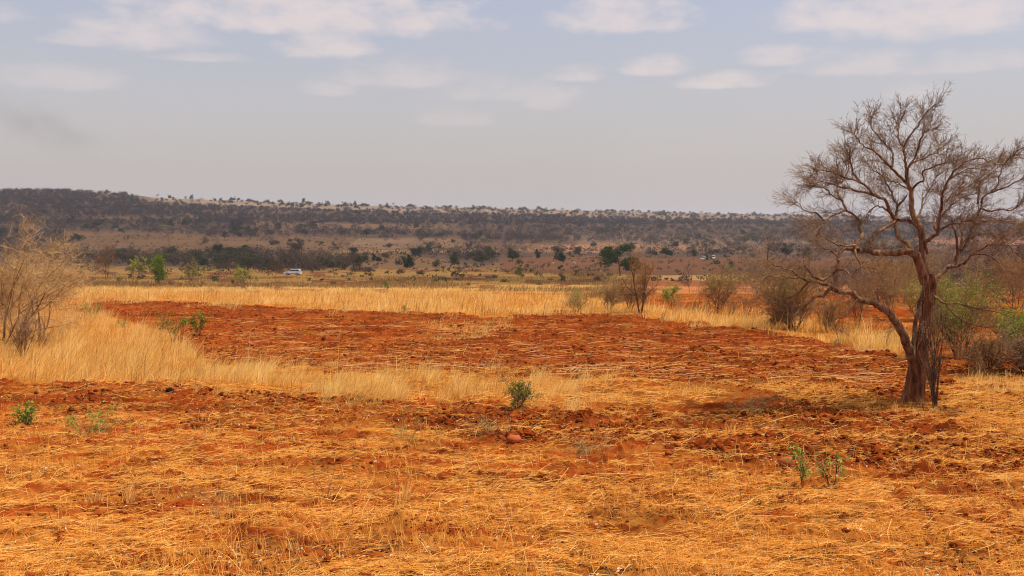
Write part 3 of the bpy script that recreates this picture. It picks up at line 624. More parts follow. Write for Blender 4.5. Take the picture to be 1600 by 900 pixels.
# ------------------------------------------------------------------ the big bare tree
TY = float(depth_at(1425, 641))
def big_tree():
    rg = np.random.default_rng(5)
    bx, by, bz = spot(1425, 641)
    root = empty('bare_tree', (bx, by, bz)); tag(root, 'big leafless tree with dark reddish trunk standing at the edge of the ploughed field', 'tree')
    U = TY / F
    def w3(x, r, dy):
        if r < 300: r = 300 - (300 - r) * .875
        d = TY + dy; return np.array([(x - 800) / F * d - bx, dy, CAMZ - (r - HZ) / F * d - bz])
    def limb(pts, w0, w1, dy0, dy1):
        """spine through photo points; widths in photo pixels; depth runs dy0..dy1 metres"""
        n = len(pts); P = np.array([w3(x, r, dy0 + (dy1 - dy0) * (i / (n - 1)) ** .8) for i, (x, r) in enumerate(pts)])
        # resample with a smooth curve
        m = max(5, 3 * n); t = np.linspace(0, n - 1, m); Q = []
        for u in t:
            i = min(int(u), n - 2); f = u - i; p0 = P[max(i - 1, 0)]; p1 = P[i]; p2 = P[i + 1]; p3 = P[min(i + 2, n - 1)]
            Q.append(.5 * (2 * p1 + (p2 - p0) * f + (2 * p0 - 5 * p1 + 4 * p2 - p3) * f * f + (3 * p1 - p0 - 3 * p2 + p3) * f ** 3))
        Q = np.array(Q); s = np.linspace(0, 1, m)
        return Q, (w0 + (w1 - w0) * s ** .8) / 2 * U
    # trunk with flared, fluted foot
    tp = [(1424, 650, 44), (1424, 640, 38), (1427, 622, 32), (1430, 600, 29), (1433, 575, 27), (1436, 556, 26), (1441, 535, 23), (1446, 508, 20), (1450, 480, 19), (1452, 455, 20), (1452, 438, 21), (1450, 428, 17)]
    P = np.array([w3(x, r, 0) for x, r, _ in tp]); Rr = np.array([w for *_, w in tp]) / 2 * U
    m = 34; t = np.linspace(0, len(tp) - 1, m); PX = np.stack([np.interp(t, range(len(tp)), P[:, k_]) for k_ in range(3)], 1); RR_ = np.interp(t, range(len(tp)), Rr)
    for _ in range(2): PX[1:-1] = (PX[:-2] + 2 * PX[1:-1] + PX[2:]) / 4; RR_[1:-1] = (RR_[:-2] + 2 * RR_[1:-1] + RR_[2:]) / 4
    sides = 28; an = np.arange(sides) * 2 * np.pi / sides; V = []
    for i in range(m):
        fl = math.exp(-i / 5.0)
        rad = RR_[i] * (1 + fl * .22 * np.cos(an * 5 + .6) + .07 * np.sin(an * 3 + i * .12) + .10 * (fbm(an * 2.0, np.full(sides, i * .22), 3, 3) - .5))
        V.append(np.stack([PX[i, 0] + rad * np.cos(an), PX[i, 1] + rad * np.sin(an), np.full(sides, PX[i, 2])], 1))
    V = np.concatenate(V); b = (np.arange(m - 1) * sides)[:, None]; j = np.arange(sides)[None]; j2 = (j + 1) % sides
    Q = np.stack([b + j, b + j2, b + sides + j2, b + sides + j], -1).reshape(-1, 4)
    mesh_np('trunk', V, Q, None, {'var': np.full(len(V), .5)}, [M['bigbark']], parent=root, smooth=True)
    # limbs: (points, width at root, width at tip, depth start, depth end, bushiness)
    LIMBS = [
        [([(1427, 566), (1420, 545), (1413, 525), (1400, 503), (1388, 487), (1375, 479), (1363, 473), (1340, 467), (1330, 456), (1313, 456), (1298, 451), (1287, 461), (1273, 463), (1256, 478), (1246, 488)], 17, 3, 0, -1.6, .5),
         ([(1313, 456), (1300, 448), (1280, 442), (1263, 440), (1247, 431), (1238, 422), (1218, 417), (1204, 410), (1199, 402), (1200, 388)], 6, 1.5, -1.1, -2.2, .55),
         ([(1250, 433), (1236, 434), (1222, 432), (1205, 431), (1195, 433), (1180, 452)], 4, 1.2, -1.6, -2.6, .5),
         ([(1263, 441), (1250, 455), (1238, 462), (1225, 470), (1212, 472)], 4, 1.2, -1.6, -1.0, .5),
         ([(1378, 483), (1370, 460), (1368, 450), (1376, 452)], 5, 2, -.6, -.2, .3),
         ([(1340, 467), (1325, 485), (1318, 495), (1305, 500), (1306, 515), (1310, 532)], 4, 1, -1, -1.3, .3)],
        [([(1446, 442), (1440, 425), (1436, 410), (1430, 398), (1418, 394), (1395, 394), (1370, 395), (1354, 391), (1337, 391), (1327, 387), (1316, 391), (1310, 402), (1308, 419), (1298, 432)], 17, 5, 0, -1.2, .5),
         ([(1298, 432), (1283, 437), (1270, 432), (1262, 420), (1255, 414), (1248, 420)], 6, 2, -1.2, -1.6, .6),
         ([(1308, 422), (1320, 421), (1330, 430), (1340, 422), (1352, 417), (1375, 422)], 4, 1.3, -1.2, -1.8, .4),
         ([(1336, 390), (1338, 402), (1346, 416), (1352, 420)], 5, 3, -1.0, -1.3, .3),
         ([(1310, 402), (1302, 394), (1290, 388), (1278, 386)], 4, 1.5, -1.2, -1.5, .7)],
        [([(1340, 391), (1336, 382), (1343, 373), (1347, 366), (1343, 356), (1344, 346), (1335, 337), (1321, 327), (1316, 314), (1303, 307), (1292, 296), (1281, 290), (1268, 292)], 9, 1.6, -1.0, .4, 1.0),
         ([(1321, 327), (1313, 332), (1301, 337), (1287, 346), (1274, 348), (1258, 352)], 4, 1.2, -.4, -1.4, .9),
         ([(1287, 345), (1276, 333), (1262, 331), (1250, 322), (1240, 318)], 4, 1.2, -.8, -.2, .9),
         ([(1336, 383), (1318, 384), (1300, 378), (1284, 370), (1276, 366)], 4, 1.2, -1, -2, .8),
         ([(1316, 314), (1308, 300), (1312, 285), (1322, 270), (1326, 250), (1322, 232)], 5, 1.2, -.3, .6, 1.0)],
        [([(1427, 396), (1418, 380), (1406, 373), (1400, 362), (1400, 345), (1401, 330), (1403, 321), (1396, 310), (1394, 298), (1384, 285), (1380, 272), (1366, 262), (1356, 248)], 9, 1.8, -.2, 1.5, 1.0),
         ([(1403, 321), (1410, 314), (1417, 306)], 6, 3, .6, .3, .2),
         ([(1400, 345), (1391, 332), (1387, 321), (1381, 311), (1367, 305), (1358, 295), (1344, 283), (1322, 274), (1303, 266), (1283, 261), (1270, 264)], 8, 1.6, .3, -1.2, 1.1),
         ([(1367, 305), (1350, 300), (1330, 296), (1310, 290), (1290, 283), (1270, 284)], 6, 1.5, .0, 1.0, 1.1),
         ([(1344, 283), (1335, 270), (1330, 252), (1326, 238), (1330, 226)], 5, 1.3, -.4, -.8, 1.0),
         ([(1391, 332), (1380, 325), (1368, 323), (1358, 330), (1350, 345)], 4, 1.5, .2, -.4, .7),
         ([(1360, 389), (1361, 374), (1376, 360), (1388, 353), (1400, 345)], 8, 6, -.7, .2, .15)],
        [([(1450, 440), (1444, 415), (1442, 392), (1440, 367), (1434, 352), (1429, 341), (1425, 327), (1424, 311), (1424, 297), (1417, 282), (1416, 262), (1414, 246), (1412, 222)], 15, 5, .1, .3, .7),
         ([(1434, 351), (1417, 344), (1402, 344)], 9, 6, .2, .25, .15),
         ([(1412, 222), (1418, 205), (1424, 196), (1432, 186), (1440, 172), (1448, 158), (1458, 148), (1466, 143)], 5, 1.0, .3, .1, 1.2),
         ([(1412, 222), (1405, 208), (1403, 190), (1404, 172), (1408, 156)], 4, 1.0, .3, .9, 1.2),
         ([(1416, 283), (1402, 268), (1388, 251), (1378, 240), (1362, 225), (1349, 218), (1340, 205), (1334, 192)], 6, 1.2, .3, -.9, 1.1),
         ([(1394, 255), (1395, 240), (1394, 228), (1380, 211), (1368, 195), (1360, 180), (1361, 165)], 4.5, 1.0, .0, 1.0, 1.2),
         ([(1417, 282), (1420, 255), (1432, 235), (1437, 210), (1443, 195), (1457, 187)], 4.5, 1.0, .3, -.9, 1.2),
         ([(1416, 262), (1424, 250), (1441, 241), (1459, 231), (1472, 220), (1480, 213)], 5, 1.0, .3, 1.0, 1.2),
         ([(1424, 297), (1434, 284), (1444, 280), (1441, 264), (1459, 254), (1480, 247), (1490, 246)], 5, 1.0, .3, -1.2, 1.2),
         ([(1432, 340), (1439, 330), (1441, 315), (1448, 303), (1455, 290), (1462, 272)], 4.5, 1.2, .3, 1.2, 1.0),
         ([(1425, 300), (1412, 290), (1400, 282), (1388, 280)], 4, 1.2, .3, 1.2, 1.0)],
        [([(1447, 395), (1445, 383), (1452, 373), (1466, 363), (1467, 345), (1470, 328), (1472, 311), (1474, 298), (1482, 278), (1492, 262), (1505, 250), (1518, 243), (1535, 240), (1546, 248)], 9, 1.3, .2, -1.2, 1.1),
         ([(1466, 363), (1460, 354), (1467, 342), (1477, 332), (1488, 320), (1500, 312), (1514, 306), (1528, 300)], 6, 1.3, .2, 1.2, 1.0),
         ([(1482, 278), (1500, 266), (1520, 256), (1534, 259)], 4, 1.0, -.6, -.2, 1.1),
         ([(1466, 361), (1482, 352), (1500, 349), (1516, 344), (1536, 345)], 4.5, 1.2, .2, -1.4, .9),
         ([(1471, 318), (1485, 308), (1500, 300), (1516, 288), (1526, 276)], 4.5, 1.0, -.3, .8, 1.1)],
        [([(1456, 448), (1461, 437), (1470, 427), (1480, 418), (1491, 414), (1496, 400), (1508, 383), (1515, 366), (1519, 352), (1525, 342), (1533, 325), (1535, 309), (1549, 300), (1558, 288), (1562, 270), (1569, 250), (1588, 228), (1602, 220)], 9, 1.4, .1, 1.0, 1.1),
         ([(1497, 398), (1494, 370), (1490, 357), (1487, 343)], 6, 3, .4, .2, .5),
         ([(1500, 390), (1503, 366), (1499, 350)], 6, 3, .4, .9, .5),
         ([(1533, 325), (1547, 331), (1561, 326), (1580, 328), (1600, 315), (1620, 308)], 4.5, 1.2, .6, -.6, .9),
         ([(1528, 318), (1530, 296), (1534, 280), (1551, 264), (1565, 250)], 4.5, 1.0, .7, 1.8, 1.1),
         ([(1549, 301), (1570, 292), (1590, 280), (1610, 270)], 4, 1.0, .7, .0, 1.1),
         ([(1519, 352), (1540, 346), (1562, 345), (1590, 350), (1612, 344)], 4, 1.0, .6, 1.6, .9)],
        [([(1480, 418), (1495, 416), (1508, 409), (1519, 397), (1540, 386), (1555, 382), (1574, 383), (1586, 396), (1602, 406)], 6, 2, .3, -1.0, .9),
         ([(1519, 398), (1541, 397), (1558, 408), (1569, 421), (1586, 429)], 4.5, 1.2, .1, -1.4, .7),
         ([(1555, 382), (1560, 374), (1575, 368), (1592, 356)], 4, 1.2, -.3, .4, .9),
         ([(1508, 383), (1524, 368), (1545, 365), (1562, 372)], 4, 1.0, .4, 1.2, .9)],
        [([(1459, 462), (1466, 467), (1478, 474), (1500, 475), (1520, 481), (1541, 484), (1564, 490), (1593, 500)], 5, 1.3, -.1, -1.0, .45),
         ([(1478, 476), (1492, 491), (1508, 502), (1528, 509), (1546, 512), (1558, 524)], 4, 1.2, -.3, -1.4, .45)],
        [([(1426, 560), (1428, 535), (1431, 505), (1436, 478), (1443, 455), (1447, 440)], 10, 8, -.15, .05, .15)],
    ]
    tprm = dict(K=[5, 4, 3], wig=[.16, .2, .24], pullw=[.10, .04, 0], tap=[.45, .5, .55], n=[6.0, 3.6], ang=[.62, .7], len=[.52, .55], rad=[.6, .65], rmin=.0028)
    tprm['from'] = [.15, .15]
    cen = w3(1440, 400, 0)
    for grp in LIMBS:
        polys = []; tw = []
        for pts, w0, w1, d0, d1, bush in grp:
            Q, r = limb(pts, w0 * (.86 if w0 < 12 else 1), w1 * .7, d0, d1)
            Q = Q + rg.normal(size=Q.shape) * .012 * np.minimum(np.arange(len(Q)), 4)[:, None] / 4
            polys.append((Q, r))
            seg = np.linalg.norm(np.diff(Q, axis=0), axis=1); s = np.concatenate([[0], np.cumsum(seg)]); Lt = s[-1]
            n = int(Lt * 18 * bush)
            for c in range(n):
                u = Lt * (1 - .78 * rg.random() ** 1.25); i = min(np.searchsorted(s, u), len(Q) - 1); p = Q[i]; tdir = unit(Q[i] - Q[i - 1])
                out_ = unit(p - cen); side = rg.normal(size=3); side -= tdir * side.dot(tdir); side = unit(side)
                d = unit(tdir * rg.uniform(.3, 1.0) + side * .75 + out_ * .3)
                prm = dict(tprm); prm['pull'] = tuple(out_ * .5 + np.array([.12, 0, .30]))
                tmp = [[], [], []]; grow(tmp, [], p, d, rg.uniform(.26, .66) * (.75 + .3 * min(bush, 1)) * (1 - .35 * u / Lt), rg.uniform(.0045, .0085), 0, prm, rg)
                for lv in tmp: tw += lv
        V, Qd, T, A = tubes(polys, 8)
        lo = mesh_np('limb', V, Qd, None, {'var': A}, [M['limbbark']], parent=root, smooth=True)
        if tw:
            V, Qd, T, A = tubes(tw, 3); mesh_np('twig_sprays', V, Qd, None, {'var': A}, [M['twig']], parent=lo)
big_tree()

# ------------------------------------------------------------------ shrubs round the field
thin = dict(n=[4, 4, 3])
dense = dict(n=[7, 6, 5])
shrub_at('thorn_shrub', 4, 540, 182, 240, 101, 6, 'largest pale thorny thicket filling the corner beside the golden grass, with twisted tan branches', spray=9500, spray_w=.022, stem_r=.042, leafmat='yellow', nleaf=700, leafsize=.05, twigmat='thorn', spread=.9, leaf_top=True, prm=dense, stem_h=.5)
shrub_at('thorn_shrub', 62, 522, 118, 130, 102, 3, 'thorn shrub with one dark forked stem leaning over the golden grass', leafmat='yellow', nleaf=220, leafsize=.05, twigmat='thorn', stem_r=.05, spread=.7, prm=thin)
shrub_at('twiggy_shrub', 36, 558, 95, 80, 103, 7, 'low brown twiggy shrub with curled dead leaves, in the golden grass below the thorny thicket', leafmat='russet', nleaf=900, leafsize=.035, twigmat='twig', spread=.5, prm=thin)
shrub_at('twiggy_shrub', 66, 549, 56, 34, 104, 3, 'short dark bare shrub in the golden grass, smallest by the thorny thicket', twigmat='twig', spread=.4, prm=thin)
shrub_at('sapling', 166, 438, 56, 44, 105, 2, 'thin leaning tree with sparse orange leaves above the grass edge', 'tree', leafmat='russet', nleaf=500, leafsize=.10, twigmat='pinktwig', spread=.3)
shrub_at('small_tree', 205, 449, 44, 44, 106, 2, 'small twin stemmed tree with a yellow green flat crown', 'tree', leafmat='yellow', nleaf=2200, leafsize=.13, twigmat='greytwig', spread=.5, leaf_top=True)
shrub_at('leafy_bush', 248, 447, 42, 26, 107, 2, 'bright green fully leafed bush standing out among bare trees', 'bush', leafmat='bright', nleaf=3600, leafsize=.18, twigmat='greytwig', spread=.3, leaf_jit=.38, aspect=.7)
shrub_at('small_tree', 299, 447, 36, 44, 108, 3, 'airy pale yellow green tree next to the bright green bush', 'tree', leafmat='yellow', nleaf=2000, leafsize=.12, twigmat='thorn', spread=.6, leaf_top=True)
shrub_at('small_tree', 391, 456, 36, 52, 109, 4, 'umbrella shaped grey twigged tree tipped with yellow green, before the white suv', 'tree', leafmat='yellow', nleaf=1300, leafsize=.12, twigmat='greytwig', spread=.8, leaf_top=True)
shrub_at('dead_sapling', 431, 459, 30, 22, 110, 1, 'thin dead sapling with a tuft of brown twigs in the bright grass below the suv', 'tree', twigmat='pinktwig', spread=.2, prm=thin)
shrub_at('field_shrub', 900, 489, 36, 44, 111, 6, 'pale yellow green airy shrub at the near end of the hedge row', group='shrubs along the field edge', leafmat='yellow', nleaf=1400, leafsize=.055, twigmat='thorn', spread=.6, leaf_top=True)
shrub_at('field_shrub', 950, 488, 58, 56, 112, 6, 'olive and tan rounded shrub next to the tall russet tree', group='shrubs along the field edge', leafmat='weedg', nleaf=2000, leafsize=.05, twigmat='thorn', spread=.7, prm=dense)
shrub_at('russet_tree', 1001, 493, 92, 66, 113, 3, 'tallest russet brown half bare tree in the shrub row beyond the ploughed field', 'tree', 'shrubs along the field edge', leafmat='russet', nleaf=1500, leafsize=.05, twigmat='pinktwig', spread=.42, prm=dense, stem_r=.07)
shrub_at('field_shrub', 986, 490, 48, 40, 114, 7, 'brown bare twiggy shrub at the foot of the russet tree', group='shrubs along the field edge', twigmat='pinktwig', spread=.5, leafmat='russet', nleaf=200, leafsize=.04)
shrub_at('field_shrub', 1048, 487, 42, 50, 115, 4, 'low shrub with bright lime green leaves right of the russet tree', group='shrubs along the field edge', leafmat='bright', nleaf=1600, leafsize=.08, twigmat='thorn', spread=.6, leaf_top=True)
shrub_at('slender_tree', 1077, 458, 50, 28, 116, 1, 'slender leafless tree with one straight stem before the bright orange field', 'tree', twigmat='greytwig', spread=.1, stem_h=.75)
shrub_at('field_shrub', 1118, 490, 68, 84, 117, 9, 'broad dense olive brown shrub with many stems', group='shrubs along the field edge', leafmat='weedg', nleaf=3600, leafsize=.06, twigmat='pinktwig', spread=.75, prm=dense, leaf_top=True)
shrub_at('field_shrub', 1087, 491, 26, 46, 118, 7, 'low brown twiggy shrub in grass left of the broad olive brown shrub', group='shrubs along the field edge', twigmat='pinktwig', spread=.7)
shrub_at('field_shrub', 1140, 493, 26, 30, 119, 6, 'small dark twiggy shrub in grass right of the broad olive brown shrub', group='shrubs along the field edge', twigmat='twig', spread=.7)
shrub_at('field_shrub', 1166, 497, 58, 54, 120, 3, 'sparse orange brown shrub on two thin trunks', group='shrubs along the field edge', leafmat='russet', nleaf=700, leafsize=.045, twigmat='pinktwig', spread=.4)
shrub_at('field_shrub', 1240, 516, 88, 100, 121, 16, 'big many stemmed shrub with green top and dark base under the low limb', group='shrubs along the field edge', leafmat='weedg', nleaf=5200, leafsize=.055, twigmat='pinktwig', spread=.55, leaf_top=True, prm=dense)
shrub_at('field_shrub', 1292, 520, 64, 76, 122, 12, 'brown leafless thicket shrub beside the big green topped shrub', group='shrubs along the field edge', leafmat='weedg', nleaf=1500, leafsize=.05, twigmat='pinktwig', spread=.6)
shrub_at('field_shrub', 1212, 515, 30, 36, 123, 8, 'low brown dry tuft shrub in golden grass left of the big green topped shrub', group='shrubs along the field edge', twigmat='twig', spread=.7, prm=thin)
shrub_at('field_shrub', 1340, 515, 88, 60, 124, 5, 'thin brown leafless shrub seen through the low limb of the bare tree', group='shrubs along the field edge', twigmat='pinktwig', spread=.4)
for i, (px, row, h, w, lb, lm, nl) in enumerate([
        (1390, 488, 84, 90, 'grey brown bare thicket tree just left of the big trunk', None, 0),
        (1300, 462, 50, 70, 'distant bare grey brown thicket under the big low limb', None, 0),
        (1345, 460, 56, 80, 'bare russet thicket behind the thin brown shrub', 'russet', 300),
        (1530, 478, 84, 110, 'tall bare brown thicket tree behind the right side of the big tree', None, 0),
        (1590, 482, 90, 120, 'tall bare brown thicket tree at the edge of the picture behind the green bush', None, 0),
        (1470, 470, 62, 80, 'bare grey brown thicket tree right behind the big trunk', None, 0),
        (1650, 490, 95, 130, 'bare thicket tree beyond the green bush', None, 0)]):
    shrub_at('thicket_tree', px, row, h, w, 200 + i, 6, lb, 'tree', 'bare thicket behind the big tree', twigmat=('pinktwig', 'greytwig')[i % 2], spread=.65, prm=dense, leafmat=lm, nleaf=nl, leafsize=.06)
shrub_at('leafy_shrub', 1500, 566, 130, 150, 211, 9, 'tall yellow green leafed shrub close behind the right side of the big trunk', leafmat='yellowg', nleaf=8500, leafsize=.075, twigmat='pinktwig', spray=500, spread=.6, leaf_jit=.12, prm=dense)
shrub_at('leafy_bush', 1655, 548, 70, 110, 220, 7, 'bright green leafy bush just beyond the picture edge', 'bush', leafmat='bright', nleaf=3600, leafsize=.08, twigmat='twig', spread=.9, leaf_jit=.12, aspect=.6)
shrub_at('leafy_shrub', 1440, 500, 70, 110, 221, 6, 'low yellow green shrub seen between trunk and side stem of the big tree', leafmat='yellowg', nleaf=2600, leafsize=.07, twigmat='pinktwig', spread=.8)
shrub_at('twiggy_shrub', 1545, 583, 62, 100, 212, 14, 'reddish brown low thicket shrub right of the yellow green leafed shrub', twigmat='pinktwig', spread=.8, leafmat='russet', nleaf=900, leafsize=.04, prm=dense)
shrub_at('twiggy_shrub', 1606, 585, 62, 90, 213, 14, 'reddish brown low thicket shrub under the bright green bush at the picture edge', twigmat='twig', spread=.8, leafmat='russet', nleaf=900, leafsize=.04, prm=dense)
shrub_at('leafy_bush', 1590, 545, 62, 90, 214, 7, 'bright green leafy bush at the edge of the picture right of the big tree', 'bush', leafmat='bright', nleaf=4600, leafsize=.08, twigmat='twig', spread=.9, leaf_jit=.12, aspect=.6)
shrub_at('twiggy_shrub', 1461, 648, 185, 66, 215, 6, 'tall thin many stemmed bare shrub at the foot of the big trunk', twigmat='twig', spread=.42, prm=dict(n=[4, 4, 3], wig=[.07, .15, .2, .25]), stem_r=.035, stem_h=.7, spray=120, spray_w=.03, leafmat='weed', nleaf=350, leafsize=.03)
shrub_at('twiggy_shrub', 1690, 600, 80, 120, 216, 12, 'brown thicket shrub beyond the bright green bush', twigmat='twig', spread=.8)

for i in range(32):
    px = rng.uniform(1335, 1660) if i < 26 else rng.uniform(1150, 1300); row = rng.uniform(446, 478) if i < 26 else rng.uniform(450, 462)
    shrub_at('thicket_tree', px, row, rng.uniform(46, 74) * (.75 if px < 1400 else 1), rng.uniform(70, 110), 240 + i, 5, 'brown leafless thicket tree in the hazy row behind the big tree', 'tree', 'bare thicket behind the big tree', twigmat=('pinktwig', 'greytwig', 'twig')[i % 3], spread=.65, spray=1700, leafmat=('weedg', None, 'russet')[i % 3], nleaf=900, leafsize=.06)
# small plants in the soil
SM = dict(prm=dict(n=[3, 3, 2], K=[4, 3, 3, 3]), aspect=.55)
shrub_at('seedling_plant', 270, 535, 44, 42, 301, 4, 'dark green leafy sapling with three upright shoots at the edge of golden grass', 'plant', leafmat='green', nleaf=520, leafsize=.085, twigmat='twig', spread=.45, **SM)
shrub_at('seedling_plant', 311, 525, 36, 32, 302, 4, 'dense green leafy sapling on bare red soil with lime shoot tips', 'plant', leafmat='green', nleaf=650, leafsize=.085, twigmat='twig', spread=.4, **SM)
shrub_at('seedling_plant', 191, 512, 13, 18, 303, 5, 'tiny bluish green plant on red soil near the thorn shrub', 'plant', leafmat='glauc', nleaf=90, leafsize=.12, twigmat='twig', spread=.8, **SM)
shrub_at('seedling_plant', 148, 501, 26, 40, 304, 6, 'yellow green leafy weed in the grass at the left field corner', 'plant', leafmat='yellow', nleaf=260, leafsize=.08, twigmat='twig', spread=.7, **SM)
shrub_at('seedling_plant', 632, 489, 11, 10, 305, 2, 'tiny green sprout before the bright grass strip at mid field', 'plant', leafmat='yellow', nleaf=50, leafsize=.10, twigmat='twig', spread=.4, **SM)
shrub_at('green_shrub', 806, 638, 46, 54, 306, 9, 'round green leafy shrub standing alone in the middle of the straw strip', leafmat='green', nleaf=1500, leafsize=.045, twigmat='twig', spread=.7, prm=thin, leaf_jit=.05)
shrub_at('seedling_plant', 46, 664, 34, 34, 307, 5, 'compact green weed on straw covered red soil at the left edge', 'plant', leafmat='bright', nleaf=420, leafsize=.06, twigmat='twig', spread=.7, **SM)
shrub_at('straggling_weed', 155, 676, 46, 120, 308, 12, 'wide straggling weed with sparse green leaves and pale stems', 'plant', leafmat='bright', barkmat='thorn', stem_r=.006, rmin=.0025, nleaf=480, leafsize=.06, twigmat='thorn', spread=1.05, **SM)
shrub_at('straggling_weed', 640, 692, 38, 56, 309, 8, 'sparse yellow green weed left of the red stone', 'plant', barkmat='thorn', stem_r=.006, rmin=.0025, leafmat='yellow', nleaf=130, leafsize=.05, twigmat='thorn', spread=.9, **SM)
shrub_at('straggling_weed', 766, 686, 30, 62, 310, 9, 'grey olive dry weed just behind the red stone', 'plant', barkmat='thorn', stem_r=.006, rmin=.0025, leafmat='weed', nleaf=240, leafsize=.04, twigmat='thorn', spread=1.0, **SM)
shrub_at('straggling_weed', 925, 710, 34, 80, 311, 14, 'olive dry weed tuft right of the red stone', 'plant', barkmat='thorn', stem_r=.006, rmin=.0025, leafmat='weed', nleaf=260, leafsize=.04, twigmat='thorn', spread=1.0, **SM)
shrub_at('straggling_weed', 1165, 645, 34, 90, 312, 14, 'dry olive brown weed patch between the lone green shrub and the big tree', 'plant', barkmat='thorn', stem_r=.006, rmin=.0025, leafmat='weed', nleaf=420, leafsize=.04, twigmat='thorn', spread=1.0, **SM)
shrub_at('seedling_plant', 1255, 772, 64, 26, 313, 2, 'upright blue green sapling with round leaves beside the red rock', 'plant', leafmat='glauc', nleaf=150, leafsize=.065, twigmat='twig', spread=.2, prm=dict(n=[2, 2, 2], K=[4, 3, 3, 3]), aspect=.75)
shrub_at('seedling_plant', 1298, 771, 50, 36, 314, 3, 'pale sparse blue green sapling, the second right of the red rock', 'plant', leafmat='glauc', nleaf=80, leafsize=.065, twigmat='twig', spread=.4, prm=dict(n=[2, 2, 2], K=[4, 3, 3, 3]), aspect=.7)
shrub_at('seedling_plant', 605, 452, 13, 12, 315, 3, 'tiny lime green plant on the dull slope above the bright grass', 'plant', leafmat='bright', nleaf=120, leafsize=.16, twigmat='twig', spread=.4, **SM)
shrub_at('straggling_weed', 510, 780, 60, 70, 316, 5, stem_r=.005, rmin=.002, label='dark bare weed with a few thin stems in the foreground straw', cat='plant', twigmat='twig', spread=.6, prm=dict(n=[2, 2, 1]))
shrub_at('straggling_weed', 345, 810, 50, 80, 317, 9, stem_r=.0035, rmin=.002, barkmat='stalk', label='fine tan dry weed spreading low on the foreground straw', cat='plant', twigmat='thorn', spread=.9, prm=dict(n=[3, 2, 2]))
# pale grass tuft and thin standing stalks
def tuft(px, row, h, n, label, matk='straw', lean=.35):
    x, d, z = spot(px, row); root = empty('grass_tuft', (x, d, z)); H = h * d / F
    P = np.stack([rng.normal(0, .06, n), rng.normal(0, .05, n), np.zeros(n) - .01], 1)
    V, Q, T, A = blades(P, H * rng.uniform(.5, 1.05, n), rng.normal(.3, .9, n), np.clip(rng.normal(lean, .2, n), .05, .9), rng.uniform(.006, .012, n), np.clip(rng.normal(.85, .2, n), 0, 1))
    mesh_np('blades', V, Q, T, {'var': A}, [M[matk]], parent=root); tag(root, label, 'grass tuft')
tuft(200, 788, 40, 40, 'pale dry grass tuft leaning right in the foreground straw')
tuft(148, 790, 30, 24, 'sparse pale grass tuft left of the leaning tuft')
tuft(635, 782, 36, 46, 'golden grass tuft behind the soil hummock')
tuft(1140, 690, 30, 40, 'dry grass tuft on the clods left of the red rock')
tuft(140, 842, 34, 30, 'thin pale grass tuft low at the left')
tuft(1398, 652, 22, 40, 'dry grass tuft against the left side of the big trunk')
tuft(1432, 656, 20, 36, 'dry grass tuft in front of the big trunk')
tuft(1462, 652, 24, 36, 'dry grass tuft at the foot of the thin bare shrub by the trunk')
def stalks():
    L = [(46, 758, 60), (225, 815, 30), (357, 862, 70), (432, 738, 42), (466, 826, 26), (546, 842, 48), (613, 772, 42), (560, 800, 36), (1013, 728, 46), (1090, 768, 36), (1128, 768, 40), (1158, 816, 78), (1124, 880, 66), (948, 816, 34), (1276, 818, 60), (1376, 886, 54), (1406, 832, 50), (770, 770, 40), (655, 868, 44), (850, 720, 34), (1075, 560, 22), (360, 600, 36), (220, 602, 52), (305, 605, 48), (100, 600, 50), (18, 598, 60)]
    protos = []
    for i in range(5):
        rg = np.random.default_rng(900 + i); b = rg.normal(0, .10, 2); k_ = rg.normal(0, .035, (7, 2)).cumsum(0) * .35; t = np.linspace(0, 1, 7)
        pts = np.stack([b[0] * t ** 1.7 + k_[:, 0], b[1] * t ** 1.7 + k_[:, 1], t * 1.03 - .03], 1)
        V, Q, T, A = tubes([(pts, np.linspace(.0055, .0018, 7))], 5); o = mesh_np('dry_stalk', V, Q, None, {'var': A}, [M['dark_stalk_speck']], link=False); protos.append(o.data); bpy.data.objects.remove(o)
    for n_, (px, row, h) in enumerate(L):
        x, d, z = spot(px, row); H = h * d / F
        o = bpy.data.objects.new('dry_stalk', protos[n_ % 5]); COL.objects.link(o)
        o.location = (x, d, z); o.scale = (H * 1.0, H * 1.0, H); o.rotation_euler = (rng.normal(0, .06), rng.normal(0, .09), rng.uniform(0, 6))
        tag(o, 'thin dark dead stalk standing upright in straw', 'stalk', 'thin dead stalks standing in the straw')
stalks()

# stones and lumps
def stone(name, px, row, wpx, hpx, seed, mk, label, cat, squash=.7, amp=.3, lat=6, lon=9):
    x, d, z = spot(px, row); V, Q, T = lump(lat, lon, seed, amp)
    s = d / F
    V = V * np.array([wpx * s / 2, wpx * s / 2 * squash, hpx * s / 2]); o = mesh_np(name, V, Q, T, {'var': np.full(len(V), .5)}, [M[mk]])
    o.location = (x, d, z + hpx * s * .33); tag(o, label, cat); return o
stone('red_stone', 802, 697, 26, 15, 1, 'rock', 'flat orange red stone with a dark underside beside the olive weeds', 'stone', .8, .24, 5, 7)
stone('red_rock', 1231, 740, 34, 20, 12, 'rock', 'angular orange red rock behind the blue green sapling', 'stone', .7, .16, 4, 5)
stone('red_stone', 311, 699, 20, 11, 3, 'rock', 'small orange red stone in foreground straw', 'stone', .7, .18, 4, 6)
stone('hole_lump', 265, 618, 13, 9, 4, 'holeblack', 'black lump in place of a dark hole in the red soil below the golden grass', 'lump', .8, .3)  # solid black lump added where a shaded hole would be
stone('soil_lump', 147, 608, 13, 11, 5, 'clod', 'small dark red soil lump left of the black lump', 'clod', .8, .25)
stone('soil_hummock', 628, 822, 74, 28, 6, 'clodn', 'low rounded hummock of red soil in the straw', 'mound', .8, .12, 9, 16) if False else None
